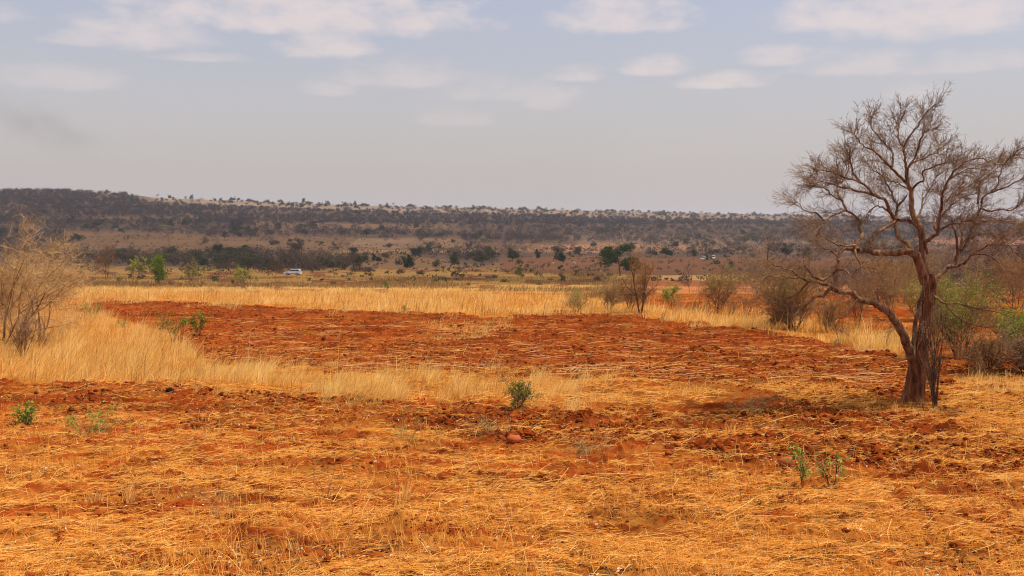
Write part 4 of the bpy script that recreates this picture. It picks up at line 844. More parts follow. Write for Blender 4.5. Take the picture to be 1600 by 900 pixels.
stone('soil_lump', 1440, 752, 26, 20, 7, 'clod', 'large upturned red soil clod beside dry branches', 'clod', .8, .25)
shrub_at('dry_branch', 1420, 752, 34, 70, 318, 4, 'pale dry fallen branch leaning on the upturned clod', 'branch', twigmat='stalk', spread=1.1, prm=dict(n=[2, 1, 1]), barkmat='stalk')

# ------------------------------------------------------------------ vehicles
M['white'] = plain('white_car_paint', (.78, .79, .80), .35, coat=.6)
M['glass'] = plain('tinted_car_glass', (.012, .014, .016), .08)
M['tyre'] = plain('tyre_rubber', (.02, .02, .02), .85)
M['alloy'] = plain('alloy_wheel', (.55, .55, .56), .35, metal=.8)
M['blacktrim'] = plain('black_trim', (.03, .03, .03), .6)
M['lampglass'] = plain('headlight_glass', (.7, .72, .74), .12)
M['redlamp'] = plain('tail_light_red', (.35, .02, .015), .25)
def bm_obj(name, bm, m, parent, bevel=0.0, smooth=False):
    me = bpy.data.meshes.new(name); bmesh.ops.recalc_face_normals(bm, faces=bm.faces); bm.to_mesh(me); bm.free(); me.materials.append(m)
    o = bpy.data.objects.new(name, me); COL.objects.link(o); o.parent = parent
    if smooth:
        for p in me.polygons: p.use_smooth = True
    if bevel:
        b = o.modifiers.new('bevel', 'BEVEL'); b.width = bevel; b.segments = 2; b.limit_method = 'ANGLE'; b.angle_limit = R(35)
    return o
def prism(bm, prof, y0, y1, taper=None):
    """side profile (x,z) carried across the width; taper(z) pulls the sides in"""
    t = taper or (lambda z: 0.0)
    a = [bm.verts.new((x, y0 + t(z), z)) for x, z in prof]; b = [bm.verts.new((x, y1 - t(z), z)) for x, z in prof]; n = len(prof)
    bm.faces.new(a); bm.faces.new(b[::-1])
    for i in range(n): bm.faces.new((a[i], b[i], b[(i + 1) % n], a[(i + 1) % n]))
def make_suv(label):
    root = empty('suv'); tag(root, label, 'suv', 'white cars in the valley')
    def arch(cx, r=.42, z0=.42, n=7): return [(cx + r * math.cos(a), z0 + r * math.sin(a)) for a in np.linspace(math.pi, 0, n)]
    # nose points to -x
    low = [(-2.36, .42)] + [(x, max(z, .42)) for x, z in arch(-1.42)] + [(x, max(z, .42)) for x, z in arch(1.40)] + [(2.34, .42), (2.40, .62), (2.38, 1.02), (2.30, 1.10), (-1.02, 1.10), (-1.2, 1.08), (-2.12, .98), (-2.34, .88), (-2.42, .66)]
    tp = lambda z: .05 * max(0, z - .7) / .4
    bm = bmesh.new(); prism(bm, low, -.93, .93, tp)
    bm_obj('body', bm, M['white'], root, .05)
    tc_ = lambda z: .06 + .17 * (z - 1.1) / .7
    cab = [(2.30, 1.105), (2.20, 1.50), (2.02, 1.79), (1.85, 1.83), (-.28, 1.83), (-.42, 1.79), (-1.04, 1.105)]
    bm = bmesh.new(); prism(bm, cab, -.93, .93, tc_); bm_obj('cabin', bm, M['white'], root, .06)
    for sgn in (-1, 1):
        def side(x0, x1, x2, x3):
            bm_ = bmesh.new(); q = [(x0, 1.20), (x1, 1.20), (x2, 1.66), (x3, 1.66)]
            o_ = [bm_.verts.new((x, sgn * (.93 - tc_(z) + .008), z)) for x, z in q]; i_ = [bm_.verts.new((x, sgn * (.93 - tc_(z) - .02), z)) for x, z in q]
            bm_.faces.new(o_); bm_.faces.new(i_[::-1])
            for k_ in range(4): bm_.faces.new((o_[k_], i_[k_], i_[(k_ + 1) % 4], o_[(k_ + 1) % 4]))
            return bm_
        for q in ((-.86, .06, .06, -.42), (.13, 1.06, 1.06, .13), (1.13, 2.02, 1.86, 1.13)): bm_obj('window', side(*q), M['glass'], root)
        bm = bmesh.new(); prism(bm, [(-1.0, .50), (1.0, .50), (1.0, .60), (-1.0, .60)], sgn * .93, sgn * .985); bm_obj('side_step', bm, M['blacktrim'], root)
        bm = bmesh.new(); prism(bm, [(-.35, 1.86), (1.8, 1.86), (1.8, 1.90), (-.35, 1.90)], sgn * .62, sgn * .66); bm_obj('roof_rail', bm, M['blacktrim'], root)
        bm = bmesh.new(); prism(bm, [(-.93, 1.12), (-.78, 1.12), (-.78, 1.30), (-.90, 1.30)], sgn * .88, sgn * 1.06); bm_obj('mirror', bm, M['white'], root, .02)
        bm = bmesh.new(); prism(bm, [(-2.42, .72), (-2.16, .74), (-2.14, .90), (-2.35, .88)], sgn * .60, sgn * .935); bm_obj('headlight', bm, M['lampglass'], root, .02)
        bm = bmesh.new(); prism(bm, [(2.26, .90), (2.42, .90), (2.37, 1.30), (2.22, 1.30)], sgn * .72, sgn * .90); bm_obj('tail_light', bm, M['redlamp'], root, .01)
        for cx in (-1.42, 1.40):
            bm = bmesh.new(); bmesh.ops.create_cone(bm, cap_ends=True, segments=24, radius1=.37, radius2=.37, depth=.25, matrix=Matrix.Translation((cx, sgn * .80, .37)) @ Matrix.Rotation(R(90), 4, 'X'))
            wh = bm_obj('wheel', bm, M['tyre'], root, .03)
            bm = bmesh.new(); bmesh.ops.create_cone(bm, cap_ends=True, segments=18, radius1=.23, radius2=.21, depth=.03, matrix=Matrix.Translation((cx, sgn * .935, .37)) @ Matrix.Rotation(R(90), 4, 'X'))
            bm_obj('rim', bm, M['alloy'], wh)
    def cross(pts, name):
        bm_ = bmesh.new(); o_ = []; 
        for (x, z, w_, off) in pts: o_.append((x, w_, z, off))
        f = [bm_.verts.new((x + dx, s * w_, z)) for (x, w_, z, dx) in o_ for s in (-1, 1)]
        bm_.faces.new((f[0], f[1], f[3], f[2])); bmesh.ops.solidify(bm_, geom=list(bm_.faces), thickness=.012); bm_obj(name, bm_, M['glass'], root)
    cross([(-.985, 1.17, .80, -.012), (-.475, 1.73, .68, -.012)], 'windscreen')
    cross([(2.285, 1.22, .76, .012), (2.08, 1.70, .66, .012)], 'rear_window')
    bm = bmesh.new(); prism(bm, [(-2.50, .44), (-2.30, .44), (-2.30, .64), (-2.48, .64)], -.90, .90); bm_obj('front_bumper', bm, M['white'], root, .03)
    bm = bmesh.new(); prism(bm, [(2.32, .46), (2.48, .46), (2.48, .68), (2.36, .68)], -.90, .90); bm_obj('rear_bumper', bm, M['white'], root, .03)
    bm = bmesh.new(); prism(bm, [(-2.435, .70), (-2.38, .70), (-2.33, .86), (-2.39, .86)], -.52, .52); bm_obj('grille', bm, M['blacktrim'], root)
    return root
suv = make_suv('white suv driving left along the valley track before the grey thicket')
def put(o, px, row, rz=0, sink=0.0, sc=1.0):
    x, d, z = spot(px, row); o.location = (x, d, z - sink); o.rotation_euler = (0, 0, rz); o.scale = (sc,) * 3; return o
put(suv, 457.5, 430.2, R(-6))
c2 = copy_tree(suv); put(c2, 1100, 406.5, R(62)); tag(c2, 'small white car seen from the front by the far red field', 'car', 'white cars in the valley')
c3 = copy_tree(suv); put(c3, 1114.5, 405, R(75)); tag(c3, 'white car half hidden behind green bushes at the far red field', 'car', 'white cars in the valley')
# the track the suv drives on
def track():
    pts = []; 
    for px in np.linspace(150, 820, 60):
        row = 430.5 + 2.2 * math.sin(px * .009) - (px - 457) * .004
        x, d, z = spot(px, row); pts.append((x, d))
    P = np.array(pts); V = []; Q = []
    for i, (x, y) in enumerate(P):
        for k_, off in enumerate((-1.7, -.5, .5, 1.7)): V.append((x, y + off, 0))
    V = np.array(V, float); V[:, 2] = base_z(V[:, 0], V[:, 1]) + micro(V[:, 0], V[:, 1]) + .03
    for i in range(len(P) - 1):
        for k_ in range(3): a = i * 4 + k_; Q.append((a, a + 1, a + 5, a + 4))
    m = plain('dirt_track_soil', (.40, .22, .10), 1.0, spec=.1)
    tag(mesh_np('track', V, Q, None, {}, [m], smooth=True), 'dusty track across the slope under the white suv', 'track', kind='structure')
track()

# ------------------------------------------------------------------ goats: one skinned body each
def make_goat(m, label):
    me = bpy.data.meshes.new('goat')
    v = [(0, 0, .52), (.22, 0, .53), (.45, 0, .54), (.58, 0, .66), (.70, 0, .78), (.84, 0, .74), (.94, 0, .68), (-.10, 0, .55), (-.16, 0, .50),
         (.42, .10, .42), (.43, .11, .24), (.42, .11, .02), (.42, -.10, .42), (.40, -.11, .24), (.41, -.11, .02),
         (-.04, .10, .40), (-.12, .11, .25), (-.08, .11, .02), (-.04, -.10, .40), (-.11, -.11, .25), (-.06, -.11, .02), (.70, .07, .86), (.70, -.07, .86)]
    e = [(0, 1), (1, 2), (2, 3), (3, 4), (4, 5), (5, 6), (0, 7), (7, 8), (2, 9), (9, 10), (10, 11), (2, 12), (12, 13), (13, 14), (0, 15), (15, 16), (16, 17), (0, 18), (18, 19), (19, 20), (4, 21), (4, 22)]
    r = [.15, .17, .16, .10, .075, .06, .035, .05, .02, .065, .04, .03, .065, .04, .03, .075, .04, .03, .075, .04, .03, .02, .02]
    me.from_pydata(v, e, []); o = bpy.data.objects.new('goat', me); COL.objects.link(o); me.materials.append(m)
    o.modifiers.new('skin', 'SKIN')
    for i, s in enumerate(me.skin_vertices[0].data): s.radius = (r[i], r[i]); s.use_root = (i == 0)
    o.modifiers.new('sub', 'SUBSURF').levels = 1
    return tag(o, label, 'goat', 'goats grazing on the far red field')
gd = plain('dark_brown_goat_hair', (.05, .03, .022), .9); gw = plain('white_goat_hair', (.72, .66, .60), .9)
g = make_goat(gd, 'dark goat standing alone under the paired dark trees'); put(g, 886, 414.5, R(100), .02, 1.15)
for px, row, rz, lb in ((848.5, 415, 10, 'dark goat grazing leftmost on the far red field'), (859, 415, 160, 'dark goat grazing beside the leftmost goat')):
    q = g.copy(); COL.objects.link(q); put(q, px, row, R(rz), .02, 1.15); tag(q, lb)
g = make_goat(gw, 'white goat on the far red field between the paired dark trees and the umbrella tree'); put(g, 899, 412.6, R(175), .02, 1.3)
q = g.copy(); COL.objects.link(q); put(q, 863, 413.2, R(-10), .02, 1.15); tag(q, 'pale goat at the foot of the paired dark trees')

# ------------------------------------------------------------------ trees of the valley
def crown_tree(seed, kind):
    """a tree about 1 m tall to be scaled: trunk with limbs, crown of leaf clumps with gaps"""
    rg = np.random.default_rng(seed); polys = [[], [], []]; tips = []
    A = dict(K=[4, 4, 3], wig=[.12, .2, .25], pull=(0, 0, 1), pullw=[.05, .03, 0], tap=[.6, .5, .5], n=[5, 4], ang=[.75, .7], len=[.75, .6], rad=[.6, .55], rmin=.004); A['from'] = [.55, .3]
    L0 = .45
    if kind == 'umbrella': A.update(ang=[.95, .8], pullw=[0, -.02, -.05]); L0 = .5
    if kind == 'round': A.update(ang=[.9, .9], len=[.9, .6]); A['from'] = [.2, .2]; L0 = .42
    if kind == 'column': A.update(ang=[.5, .6]); A['from'] = [.2, .2]; L0 = .55
    for s in range(2 if kind in ('bush', 'round') else 1):
        grow(polys, tips, np.array([0, 0, -.03]), unit(np.array([rg.normal(0, .18), rg.normal(0, .18), 1])), L0, .030, 0, A, rg)
    tips = np.array(tips); allp = np.concatenate([p for lv in polys for p, _ in lv])
    wid = {'umbrella': .62, 'round': .50, 'bush': .70, 'olive': .55, 'column': .30, 'pale': .5}[kind]
    sc = np.array([wid * .8 / np.percentile(np.abs(allp[:, 0]), 97), wid * .8 / np.percentile(np.abs(allp[:, 1]), 97), .86 / np.percentile(allp[:, 2], 99)])
    polys = [(p * sc, r) for lv in polys for p, r in lv]; tips = tips * sc
    if kind == 'bush': tips[:, 2] *= rg.uniform(.25, 1.0, len(tips))
    if kind == 'round': tips[:, 2] = .12 + tips[:, 2] * .82 * rg.uniform(.35, 1.05, len(tips))
    nc = {'umbrella': 190, 'round': 130, 'bush': 90, 'olive': 90, 'column': 60, 'pale': 40}[kind]
    C = tips[rg.integers(0, len(tips), nc)] + rg.normal(size=(nc, 3)) * np.array([.045, .045, .03])
    per = {'umbrella': 42, 'round': 46, 'bush': 36, 'olive': 30, 'column': 34, 'pale': 26}[kind]
    rad = rg.uniform(.04, .10, nc)
    fl = .45 if kind == 'umbrella' else .8
    cc = np.repeat(C, per, 0) + rg.normal(size=(nc * per, 3)) * np.repeat(rad, per)[:, None] * np.array([1, 1, fl]) * .75
    cc[:, 2] = np.maximum(cc[:, 2], .02)
    var = np.clip(np.repeat(rg.normal(.45, .25, nc), per) + rg.normal(0, .15, nc * per), 0, 1)
    return [('trunk', tubes(polys, 5), 'shbark'), ('crown', leaves(cc, rg.uniform(.6, 1.5, nc * per) * .05, var, .6), None)]
def bare_scrub(seed, wid=.55):
    rg = np.random.default_rng(seed); polys = [[], [], [], []]; tips = []
    A = dict(BASEP); A.update(n=[5, 5, 4], pullw=[.05, .03, 0, 0], rmin=.0035)
    for s in range(3):
        a = rg.uniform(0, 6.28); grow(polys, tips, np.array([0, 0, -.02]), unit(np.array([math.cos(a) * .5, math.sin(a) * .5, 1])), .5, .018, 0, A, rg)
    allp = np.concatenate([p for lv in polys for p, _ in lv])
    sc = np.array([wid / np.percentile(np.abs(allp[:, 0]), 97), wid / np.percentile(np.abs(allp[:, 1]), 97), .97 / np.percentile(allp[:, 2], 99)])
    tips = np.array(tips) * sc; tr = [(p * sc, r) for lv in polys[:3] for p, r in lv]; n = 2400
    C = tips[rg.integers(0, len(tips), n)] * np.array([1, 1, 1]) * (1 - .35 * rg.random((n, 1)) ** 2) + rg.normal(size=(n, 3)) * .035; C[:, 2] = np.maximum(C[:, 2], .03)
    return [('trunk', tubes(tr, 3), 'shbark'), ('crown', leaves(C, rg.uniform(.04, .11, n), np.clip(rg.normal(.45, .28, n), 0, 1), .16), 'scrub')]
PROTO = {}
def proto(key):
    """meshes of each tree kind, built once"""
    if key in PROTO: return PROTO[key]
    kind, mk, seed = key; parts = bare_scrub(seed) if kind == 'bare' else crown_tree(seed, kind)
    out = []
    for nm, (V, Q, T, A), m_ in parts:
        o = mesh_np(nm, V, Q, T, {'var': A}, [M[mk if nm == 'crown' else m_]], link=False, smooth=nm == 'trunk'); out.append((nm, o.data)); bpy.data.objects.remove(o)
    PROTO[key] = out; return out
def stand(name, key, px, row, hpx, wpx, label, cat, group, rz=None, depth=None):
    d = depth if depth else float(depth_at(px, row)); x = (px - 800) / F * d; z = float(base_z(np.array([x]), np.array([d]))[0])
    H = hpx * d / F; Wd = wpx * d / F; kind = key[0]
    ww = {'umbrella': 1.24, 'round': 1.0, 'bush': 1.4, 'olive': 1.1, 'column': .6, 'pale': 1.0, 'bare': 1.1}[kind]
    root = empty(name, (x, d, z - .05), rng.uniform(0, 6.28) if rz is None else rz, (Wd / ww, Wd / ww, H))
    for nm, me in proto(key):
        o = bpy.data.objects.new(nm, me); COL.objects.link(o); o.parent = root
    return tag(root, label, cat, group)
# trees and bushes one can tell apart: pixel of the foot, height and width in the photo
GT = 'green trees of the valley'
TREES = [
    ('umbrella_tree', ('umbrella', 'umb', 1), 969, 431, 50, 56, 'big flat topped deep green tree beyond the russet shrub, tallest green tree of the valley', 'tree'),
    ('small_tree', ('umbrella', 'umb', 2), 952, 413, 24, 24, 'smaller flat topped green tree behind the left side of the big flat topped tree', 'tree'),
    ('evergreen_tree', ('round', 'dark', 3), 637, 418, 25, 27, 'dense rounded nearly black green tree in mid valley', 'tree'),
    ('evergreen_bush', ('bush', 'dark', 4), 622, 414, 12, 12, 'small dark bush touching the left side of the rounded blackish tree', 'bush'),
    ('evergreen_tree', ('round', 'dark', 5), 649, 402, 21, 18, 'dark green tree behind the rounded blackish tree', 'tree'),
    ('evergreen_tree', ('column', 'dark', 6), 548, 402, 17, 17, 'dark irregular tree on the rise right of the white suv', 'tree'),
    ('evergreen_bush', ('bush', 'dark', 7), 567, 409, 10, 11, 'compact dark bush right of the dark irregular tree', 'bush'),
    ('small_tree', ('umbrella', 'dark', 8), 591, 412, 17, 18, 'small dark tree with an open crown between two dark bushes', 'tree'),
    ('evergreen_tree', ('round', 'dark', 9), 671, 393, 13, 13, 'dark tree on the tan terrace right of the blackish tree', 'tree'),
    ('small_tree', ('round', 'olive', 10), 662, 393, 8, 9, 'small grey green bush beside the dark tree on the tan terrace', 'bush'),
    ('small_tree', ('column', 'olive', 11), 686, 389, 10, 8, 'small lone tree standing on the tan terrace', 'tree'),
    ('small_tree', ('umbrella', 'olive', 12), 604, 390, 10, 10, 'tiny tree at the foot of the tan terrace', 'tree'),
    ('small_tree', ('umbrella', 'olive', 13), 612, 388, 9, 10, 'tiny tree right beside the one at the foot of the tan terrace', 'tree'),
    ('small_tree', ('olive', 'olive', 14), 700, 423, 30, 34, 'airy olive green tree right of the blackish tree', 'tree'),
    ('evergreen_bush', ('bush', 'olive', 15), 682, 418, 15, 15, 'olive bush at the left foot of the airy olive tree', 'bush'),
    ('small_tree', ('olive', 'olive', 16), 750, 416, 30, 36, 'wide olive green tree at the middle of the valley', 'tree'),
    ('green_bush', ('bush', 'olive', 17), 712, 432, 12, 18, 'grey green bush on the dull grass under the airy olive tree', 'bush'),
    ('green_bush', ('bush', 'olive', 18), 656, 429, 9, 18, 'low olive bush on the dull grass below the blackish tree', 'bush'),
    ('green_bush', ('bush', 'green', 19), 812, 431, 17, 16, 'round fresh green bush on the slope left of the goats', 'bush'),
    ('small_tree', ('column', 'umb', 20), 875, 427, 14, 7, 'small upright green tree before the goats', 'tree'),
    ('green_bush', ('bush', 'umb', 21), 900, 427, 9, 10, 'small green bush just before the white goat', 'bush'),
    ('dark_tree', ('round', 'dark', 22), 880, 411, 24, 15, 'dark tree at the right of a paired dark clump above the goats', 'tree'),
    ('dark_tree', ('olive', 'scrub', 23), 864, 411, 18, 19, 'grey leafless tree at the left of the paired dark clump above the goats', 'tree'),
    ('small_tree', ('umbrella', 'olive', 24), 838, 405, 17, 14, 'grey green umbrella tree left of the paired dark clump', 'tree'),
    ('small_tree', ('olive', 'umb', 25), 801, 409, 22, 24, 'leafy green tree in the scrub left of the grey green umbrella tree', 'tree'),
    ('green_bush', ('bush', 'green', 26), 811, 413, 12, 13, 'green bush at the foot of the leafy green tree', 'bush'),
    ('small_tree', ('olive', 'olive', 27), 770, 408, 22, 20, 'olive tree at the end of the mid valley scrub', 'tree'),
    ('small_tree', ('olive', 'weed', 28), 934, 412, 14, 14, 'small tree with pale olive crown left of the flat topped trees', 'tree'),
    ('small_tree', ('column', 'scrub', 29), 939, 419, 12, 7, 'tiny dark tree on the red field left of the flat topped tree', 'tree'),
    ('small_tree', ('umbrella', 'umb', 30), 1040, 403, 16, 25, 'green flat topped tree right of the russet tree', 'tree'),
    ('evergreen_bush', ('bush', 'dark', 31), 1023, 399, 9, 9, 'dark bush left of the green flat topped tree', 'bush'),
    ('small_tree', ('olive', 'umb', 32), 1083, 403, 13, 13, 'dull green tree left of the far white cars', 'tree'),
    ('green_bush', ('bush', 'umb', 33), 1108, 407, 11, 12, 'dark green bush between the two far white cars', 'bush'),
    ('green_bush', ('bush', 'umb', 34), 1120, 413, 10, 18, 'grey green bush below the half hidden white car', 'bush'),
    ('evergreen_bush', ('bush', 'dark', 35), 1143, 415, 11, 10, 'dark bush above a lime green bush', 'bush'),
    ('green_bush', ('bush', 'bright', 36), 1143, 420, 9, 12, 'small lime green bush in mid valley on the right', 'bush'),
    ('evergreen_bush', ('bush', 'scrub', 37), 1160, 424, 8, 9, 'grey bush right of the lime green bush', 'bush'),
    ('evergreen_bush', ('bush', 'scrub', 38), 1100, 421, 5, 5, 'tiny dark shrub alone on the red field under the far car', 'bush'),
    ('evergreen_tree', ('column', 'dark', 39), 1228, 404, 26, 14, 'dark upright tree left of the big bare tree', 'tree'),
    ('dark_tree', ('round', 'wood', 40), 1052, 386, 13, 16, 'dark rounded tree at the foot of the wooded hill right of centre', 'tree'),
    ('dark_tree', ('round', 'olive', 41), 928, 385, 10, 10, 'olive round tree on the tan line below the wooded hill', 'tree'),
    ('evergreen_bush', ('bush', 'scrub', 42), 1176, 402, 10, 12, 'dark scrub bush at the far end of the red field', 'bush'),
    ('big_dark_tree', ('olive', 'scrub', 43), 471, 399, 28, 34, 'large dark grey tree with visible limbs above the white suv', 'tree'),
    ('small_tree', ('pale', 'yellow', 44), 480, 422, 26, 13, 'thin tree with a pale yellow crown just behind the white suv', 'tree'),
    ('evergreen_tree', ('bush', 'dark', 45), 125, 376, 14, 26, 'dark flat rounded tree above the left scrub', 'tree'),
    ('evergreen_tree', ('round', 'dark', 46), 86, 373, 16, 20, 'dark tree left of the flat rounded one on the valley edge', 'tree'),
    ('evergreen_bush', ('bush', 'olive', 47), 97, 371, 9, 10, 'small dark bush at the foot of the dark tree on the left', 'bush'),
    ('green_bush', ('bush', 'umb', 48), 129, 357, 11, 16, 'green bush on the lower hillside at the left', 'bush'),
    ('small_tree', ('umbrella', 'dark', 49), 152, 358, 12, 16, 'dark green tree right of the hillside green bush', 'tree'),
    ('green_bush', ('round', 'umb', 50), 189, 362, 8, 8, 'round green bush at the top of the grey field on the left', 'bush'),
    ('green_bush', ('bush', 'umb', 51), 178, 356, 7, 13, 'low green bush above the round green bush', 'bush'),
    ('green_bush', ('bush', 'green', 52), 256, 356, 6, 15, 'low fresh green bush in the grey scrub belt', 'bush'),
    ('green_bush', ('bush', 'bright', 53), 257, 404, 11, 17, 'bright lime bush in the grey thicket over the bright green bush', 'bush'),
    ('green_tree', ('umbrella', 'umb', 54), 366, 402, 20, 36, 'wide green crowned tree topping the grey thicket left of the suv', 'tree'),
    ('dark_tree', ('round', 'dark', 55), 343, 403, 24, 26, 'dark bare crowned tree left of the wide green crowned tree', 'tree'),
    ('dark_tree', ('column', 'olive', 56), 350, 376, 16, 10, 'dark narrow tree on the grey field above the thicket', 'tree'),
    ('dark_tree', ('round', 'umb', 57), 374, 370, 10, 10, 'small round green tree on the edge of the scrub belt above the suv', 'tree'),
    ('dark_tree', ('olive', 'olive', 58), 393, 370, 9, 10, 'small olive tree right of the round green tree on the scrub belt', 'tree'),
    ('dark_tree', ('round', 'dark', 59), 452, 378, 6, 8, 'small round dark bush left of the large dark grey tree', 'bush'),
    ('dark_tree', ('olive', 'olive', 60), 500, 385, 9, 11, 'small grey green tree right of the large dark grey tree', 'tree'),
    ('dark_tree', ('bush', 'wood', 61), 427, 383, 13, 22, 'grey dome shaped bare tree left of the large dark grey tree', 'tree'),
    ('dark_tree', ('olive', 'wood', 62), 430, 359, 12, 18, 'dark tree with two lobes on the upper tan terrace', 'tree'),
    ('dark_tree', ('umbrella', 'wood', 63), 489, 357, 13, 21, 'dark spreading tree on the upper tan terrace', 'tree'),
    ('dark_tree', ('umbrella', 'wood', 64), 371, 357, 16, 26, 'dark hillside tree left of the two lobed tree', 'tree'),
    ('dark_tree', ('bush', 'umb', 65), 665, 371, 11, 20, 'green crowned tree in the scrub belt above the tan terrace', 'tree'),
    ('dark_tree', ('bush', 'umb', 66), 684, 371, 10, 17, 'dark green tree next to the green crowned tree above the tan terrace', 'tree'),
    ('dark_tree', ('bush', 'dark', 67), 709, 379, 8, 9, 'small dark bush at the top of the pale path', 'bush'),
    ('dark_tree', ('olive', 'wood', 68), 733, 393, 17, 14, 'bare grey tree at the foot of the pale path', 'tree'),
    ('evergreen_bush', ('bush', 'dark', 69), 118, 412, 4, 10, 'low black rounded bush on the grass at the far left', 'bush'),
    ('green_bush', ('bush', 'umb', 70), 481, 439, 6, 9, 'small dark green bush on the dull slope under the suv', 'bush'),
    ('green_bush', ('bush', 'umb', 71), 601, 443, 5, 8, 'dark green tuft bush left of the tiny lime plant', 'bush'),
    ('green_bush', ('bush', 'umb', 72), 621, 440, 4, 6, 'small dark bush right of the tiny lime plant', 'bush'),
    ('green_bush', ('bush', 'olive', 73), 641, 445, 5, 8, 'olive bush on the dull slope edge', 'bush'),
    ('green_bush', ('bush', 'umb', 74), 363, 444, 10, 6, 'small upright dark green shrub left of the umbrella shaped tree', 'bush'),
    ('green_bush', ('bush', 'umb', 75), 283, 437, 7, 6, 'tiny green bush between the bright green bush and the pale tree', 'bush'),
    ('green_bush', ('bush', 'umb', 76), 318, 446, 10, 6, 'small dark green shrub right of the pale yellow green tree', 'bush'),
    ('green_bush', ('bush', 'olive', 77), 127, 428, 9, 9, 'small olive shrub on the slope above the left grass', 'bush'),
    ('green_bush', ('bush', 'weed', 78), 773, 435, 8, 12, 'grey bush on the dull slope in mid picture', 'bush'),
    ('green_bush', ('bush', 'scrub', 79), 876, 440, 16, 18, 'grey bare bush on the slope below the small upright green tree', 'bush'),
    ('green_bush', ('bush', 'scrub', 80), 930, 440, 11, 24, 'dark grey bare bush left of the olive and tan shrub', 'bush'),
    ('green_bush', ('bush', 'scrub', 81), 627, 427, 9, 20, 'grey bare bush below the small dark bush', 'bush'),
    ('green_bush', ('bush', 'scrub', 82), 575, 425, 13, 28, 'grey bare bush on the dull grass right of the suv', 'bush'),
    ('green_bush', ('bush', 'scrub', 83), 556, 424, 10, 18, 'grey bare bush left of the wider one on the dull grass', 'bush')]
for nm, key, px, row, h, w_, lb, cat in TREES:
    stand(nm, key, px, row, h, w_, lb, cat, GT if key[1] not in ('scrub', 'wood') else 'bare grey trees of the valley')

SLOPE = [(184, 440, 10, 9, 'weed'), (222, 436, 8, 12, 'olive'), (268, 446, 9, 9, 'umb'), (334, 440, 12, 14, 'olive'), (415, 447, 7, 12, 'weed'), (520, 444, 6, 12, 'olive'), (548, 438, 6, 12, 'weed'), (680, 440, 6, 12, 'olive'), (735, 446, 7, 14, 'weed'), (788, 441, 7, 14, 'olive'), (842, 445, 9, 14, 'weed'), (150, 447, 9, 10, 'weed'), (100, 440, 12, 14, 'olive'), (830, 425, 7, 9, 'umb'), (950, 434, 8, 14, 'weed'), (1180, 432, 10, 16, 'olive'), (1215, 426, 9, 14, 'umb'), (1060, 440, 7, 12, 'weed')]
for i, (px, row, h, w_, mk) in enumerate(SLOPE):
    stand('slope_bush', ('bush', mk, 84 + i), px, row, h, w_, 'small dusty olive bush dotted on the dull grass slope', 'bush', 'small bushes dotted on the dull slope')
# belts of leafless scrub: how much tree cover a spot has
def scatter(n, r0, r1, x0=-420, x1=2020):
    px = rng.uniform(x0, x1, n * 4); row = rng.uniform(r0, r1, n * 4); rr = np.interp(px, RX, RR)
    ok = (row > rr + .5) & (rng.random(n * 4) < cover(px, row)); return px[ok][:n], row[ok][:n]
GROUPS = {0: 'grey leafless scrub tree in the thicket behind the white suv and left of it', 1: 'grey leafless scrub tree in the belt across the middle of the valley', 2: 'grey leafless scrub tree on the valley floor at the right'}
def near_scrub():
    keys = [('bare', 'scrub', s) for s in (501, 502, 503, 504, 505, 506)] + [('bush', 'olive', 510), ('olive', 'olive', 511)]
    pts = []
    px, row = scatter(170, 386, 427); pts += list(zip(px, row)); px, row = scatter(130, 364, 388, -200, 1800); pts += list(zip(px, row))
    # the thicket edge behind the car is nearly unbroken
    for px in np.arange(150, 560, 10.5): pts.append((px + rng.normal(0, 4), np.interp(px, [100, 330, 400, 470, 560], [411, 418, 424, 426, 421]) + rng.normal(0, 2.6) - 1.5))
    inf = [(p, r) for p, r in pts if -180 < p < 1780]; inf.sort(key=lambda t: -t[1])
    for p, r in inf[:300]:
        d = float(depth_at(p, r)); hm = rng.uniform(3.8, 7.4); hp = hm * F / d; kx = rng.integers(0, 6) if rng.random() < .66 else rng.integers(6, 8)
        if p > 1000 and r > 404: continue
        if 436 < p < 484 and r > 423: r = 422 + (r - 423) * .2; d = float(depth_at(p, r)); hp = hm * F / d
        g_ = 0 if p < 540 and r > 395 else (2 if p > 1000 else 1)
        stand('scrub_tree', keys[kx], p, r, hp, hp * rng.uniform(1.0, 1.6), GROUPS[g_], 'tree', GROUPS[g_].replace('grey leafless scrub tree', 'grey scrub trees'))
near_scrub()
def far_wood():
    parts = []; tr = []
    px1, r1 = scatter(7500, 293, 352); px2, r2 = scatter(3900, 346, 380); px3, r3 = scatter(1700, 372, 427); px = np.concatenate([px1, px2, px3]); row = np.concatenate([r1, r2, r3])
    d = depth_at(px, row); x = (px - 800) / F * d; z = base_z(x, d); n = len(px)
    H = rng.uniform(3.2, 6.5, n); Wd = H * rng.uniform(.9, 1.7, n); per = 64
    u = rng.normal(size=(n, per, 3)); u /= np.linalg.norm(u, axis=2, keepdims=True); u *= rng.random((n, per, 1)) ** .45
    C = np.stack([x[:, None] + u[..., 0] * Wd[:, None] / 2, d[:, None] + u[..., 1] * Wd[:, None] / 2, z[:, None] + H[:, None] * (.55 + .45 * u[..., 2])], -1).reshape(-1, 3)
    base_v = np.clip(rng.normal(.42, .2, n), 0, 1); var = np.clip(np.repeat(base_v, per) + rng.normal(0, .18, n * per), 0, 1)
    V, Q, T, A = leaves(C, rng.uniform(.6, 1.7, n * per) * np.repeat(np.clip(d / 1300, .55, 1.25), per), var, .5)
    tag(mesh_np('woodland', V, Q, None, {'var': A}, [M['wood']]), 'grey leafless woodland covering the far hillside', 'woodland', kind='stuff')
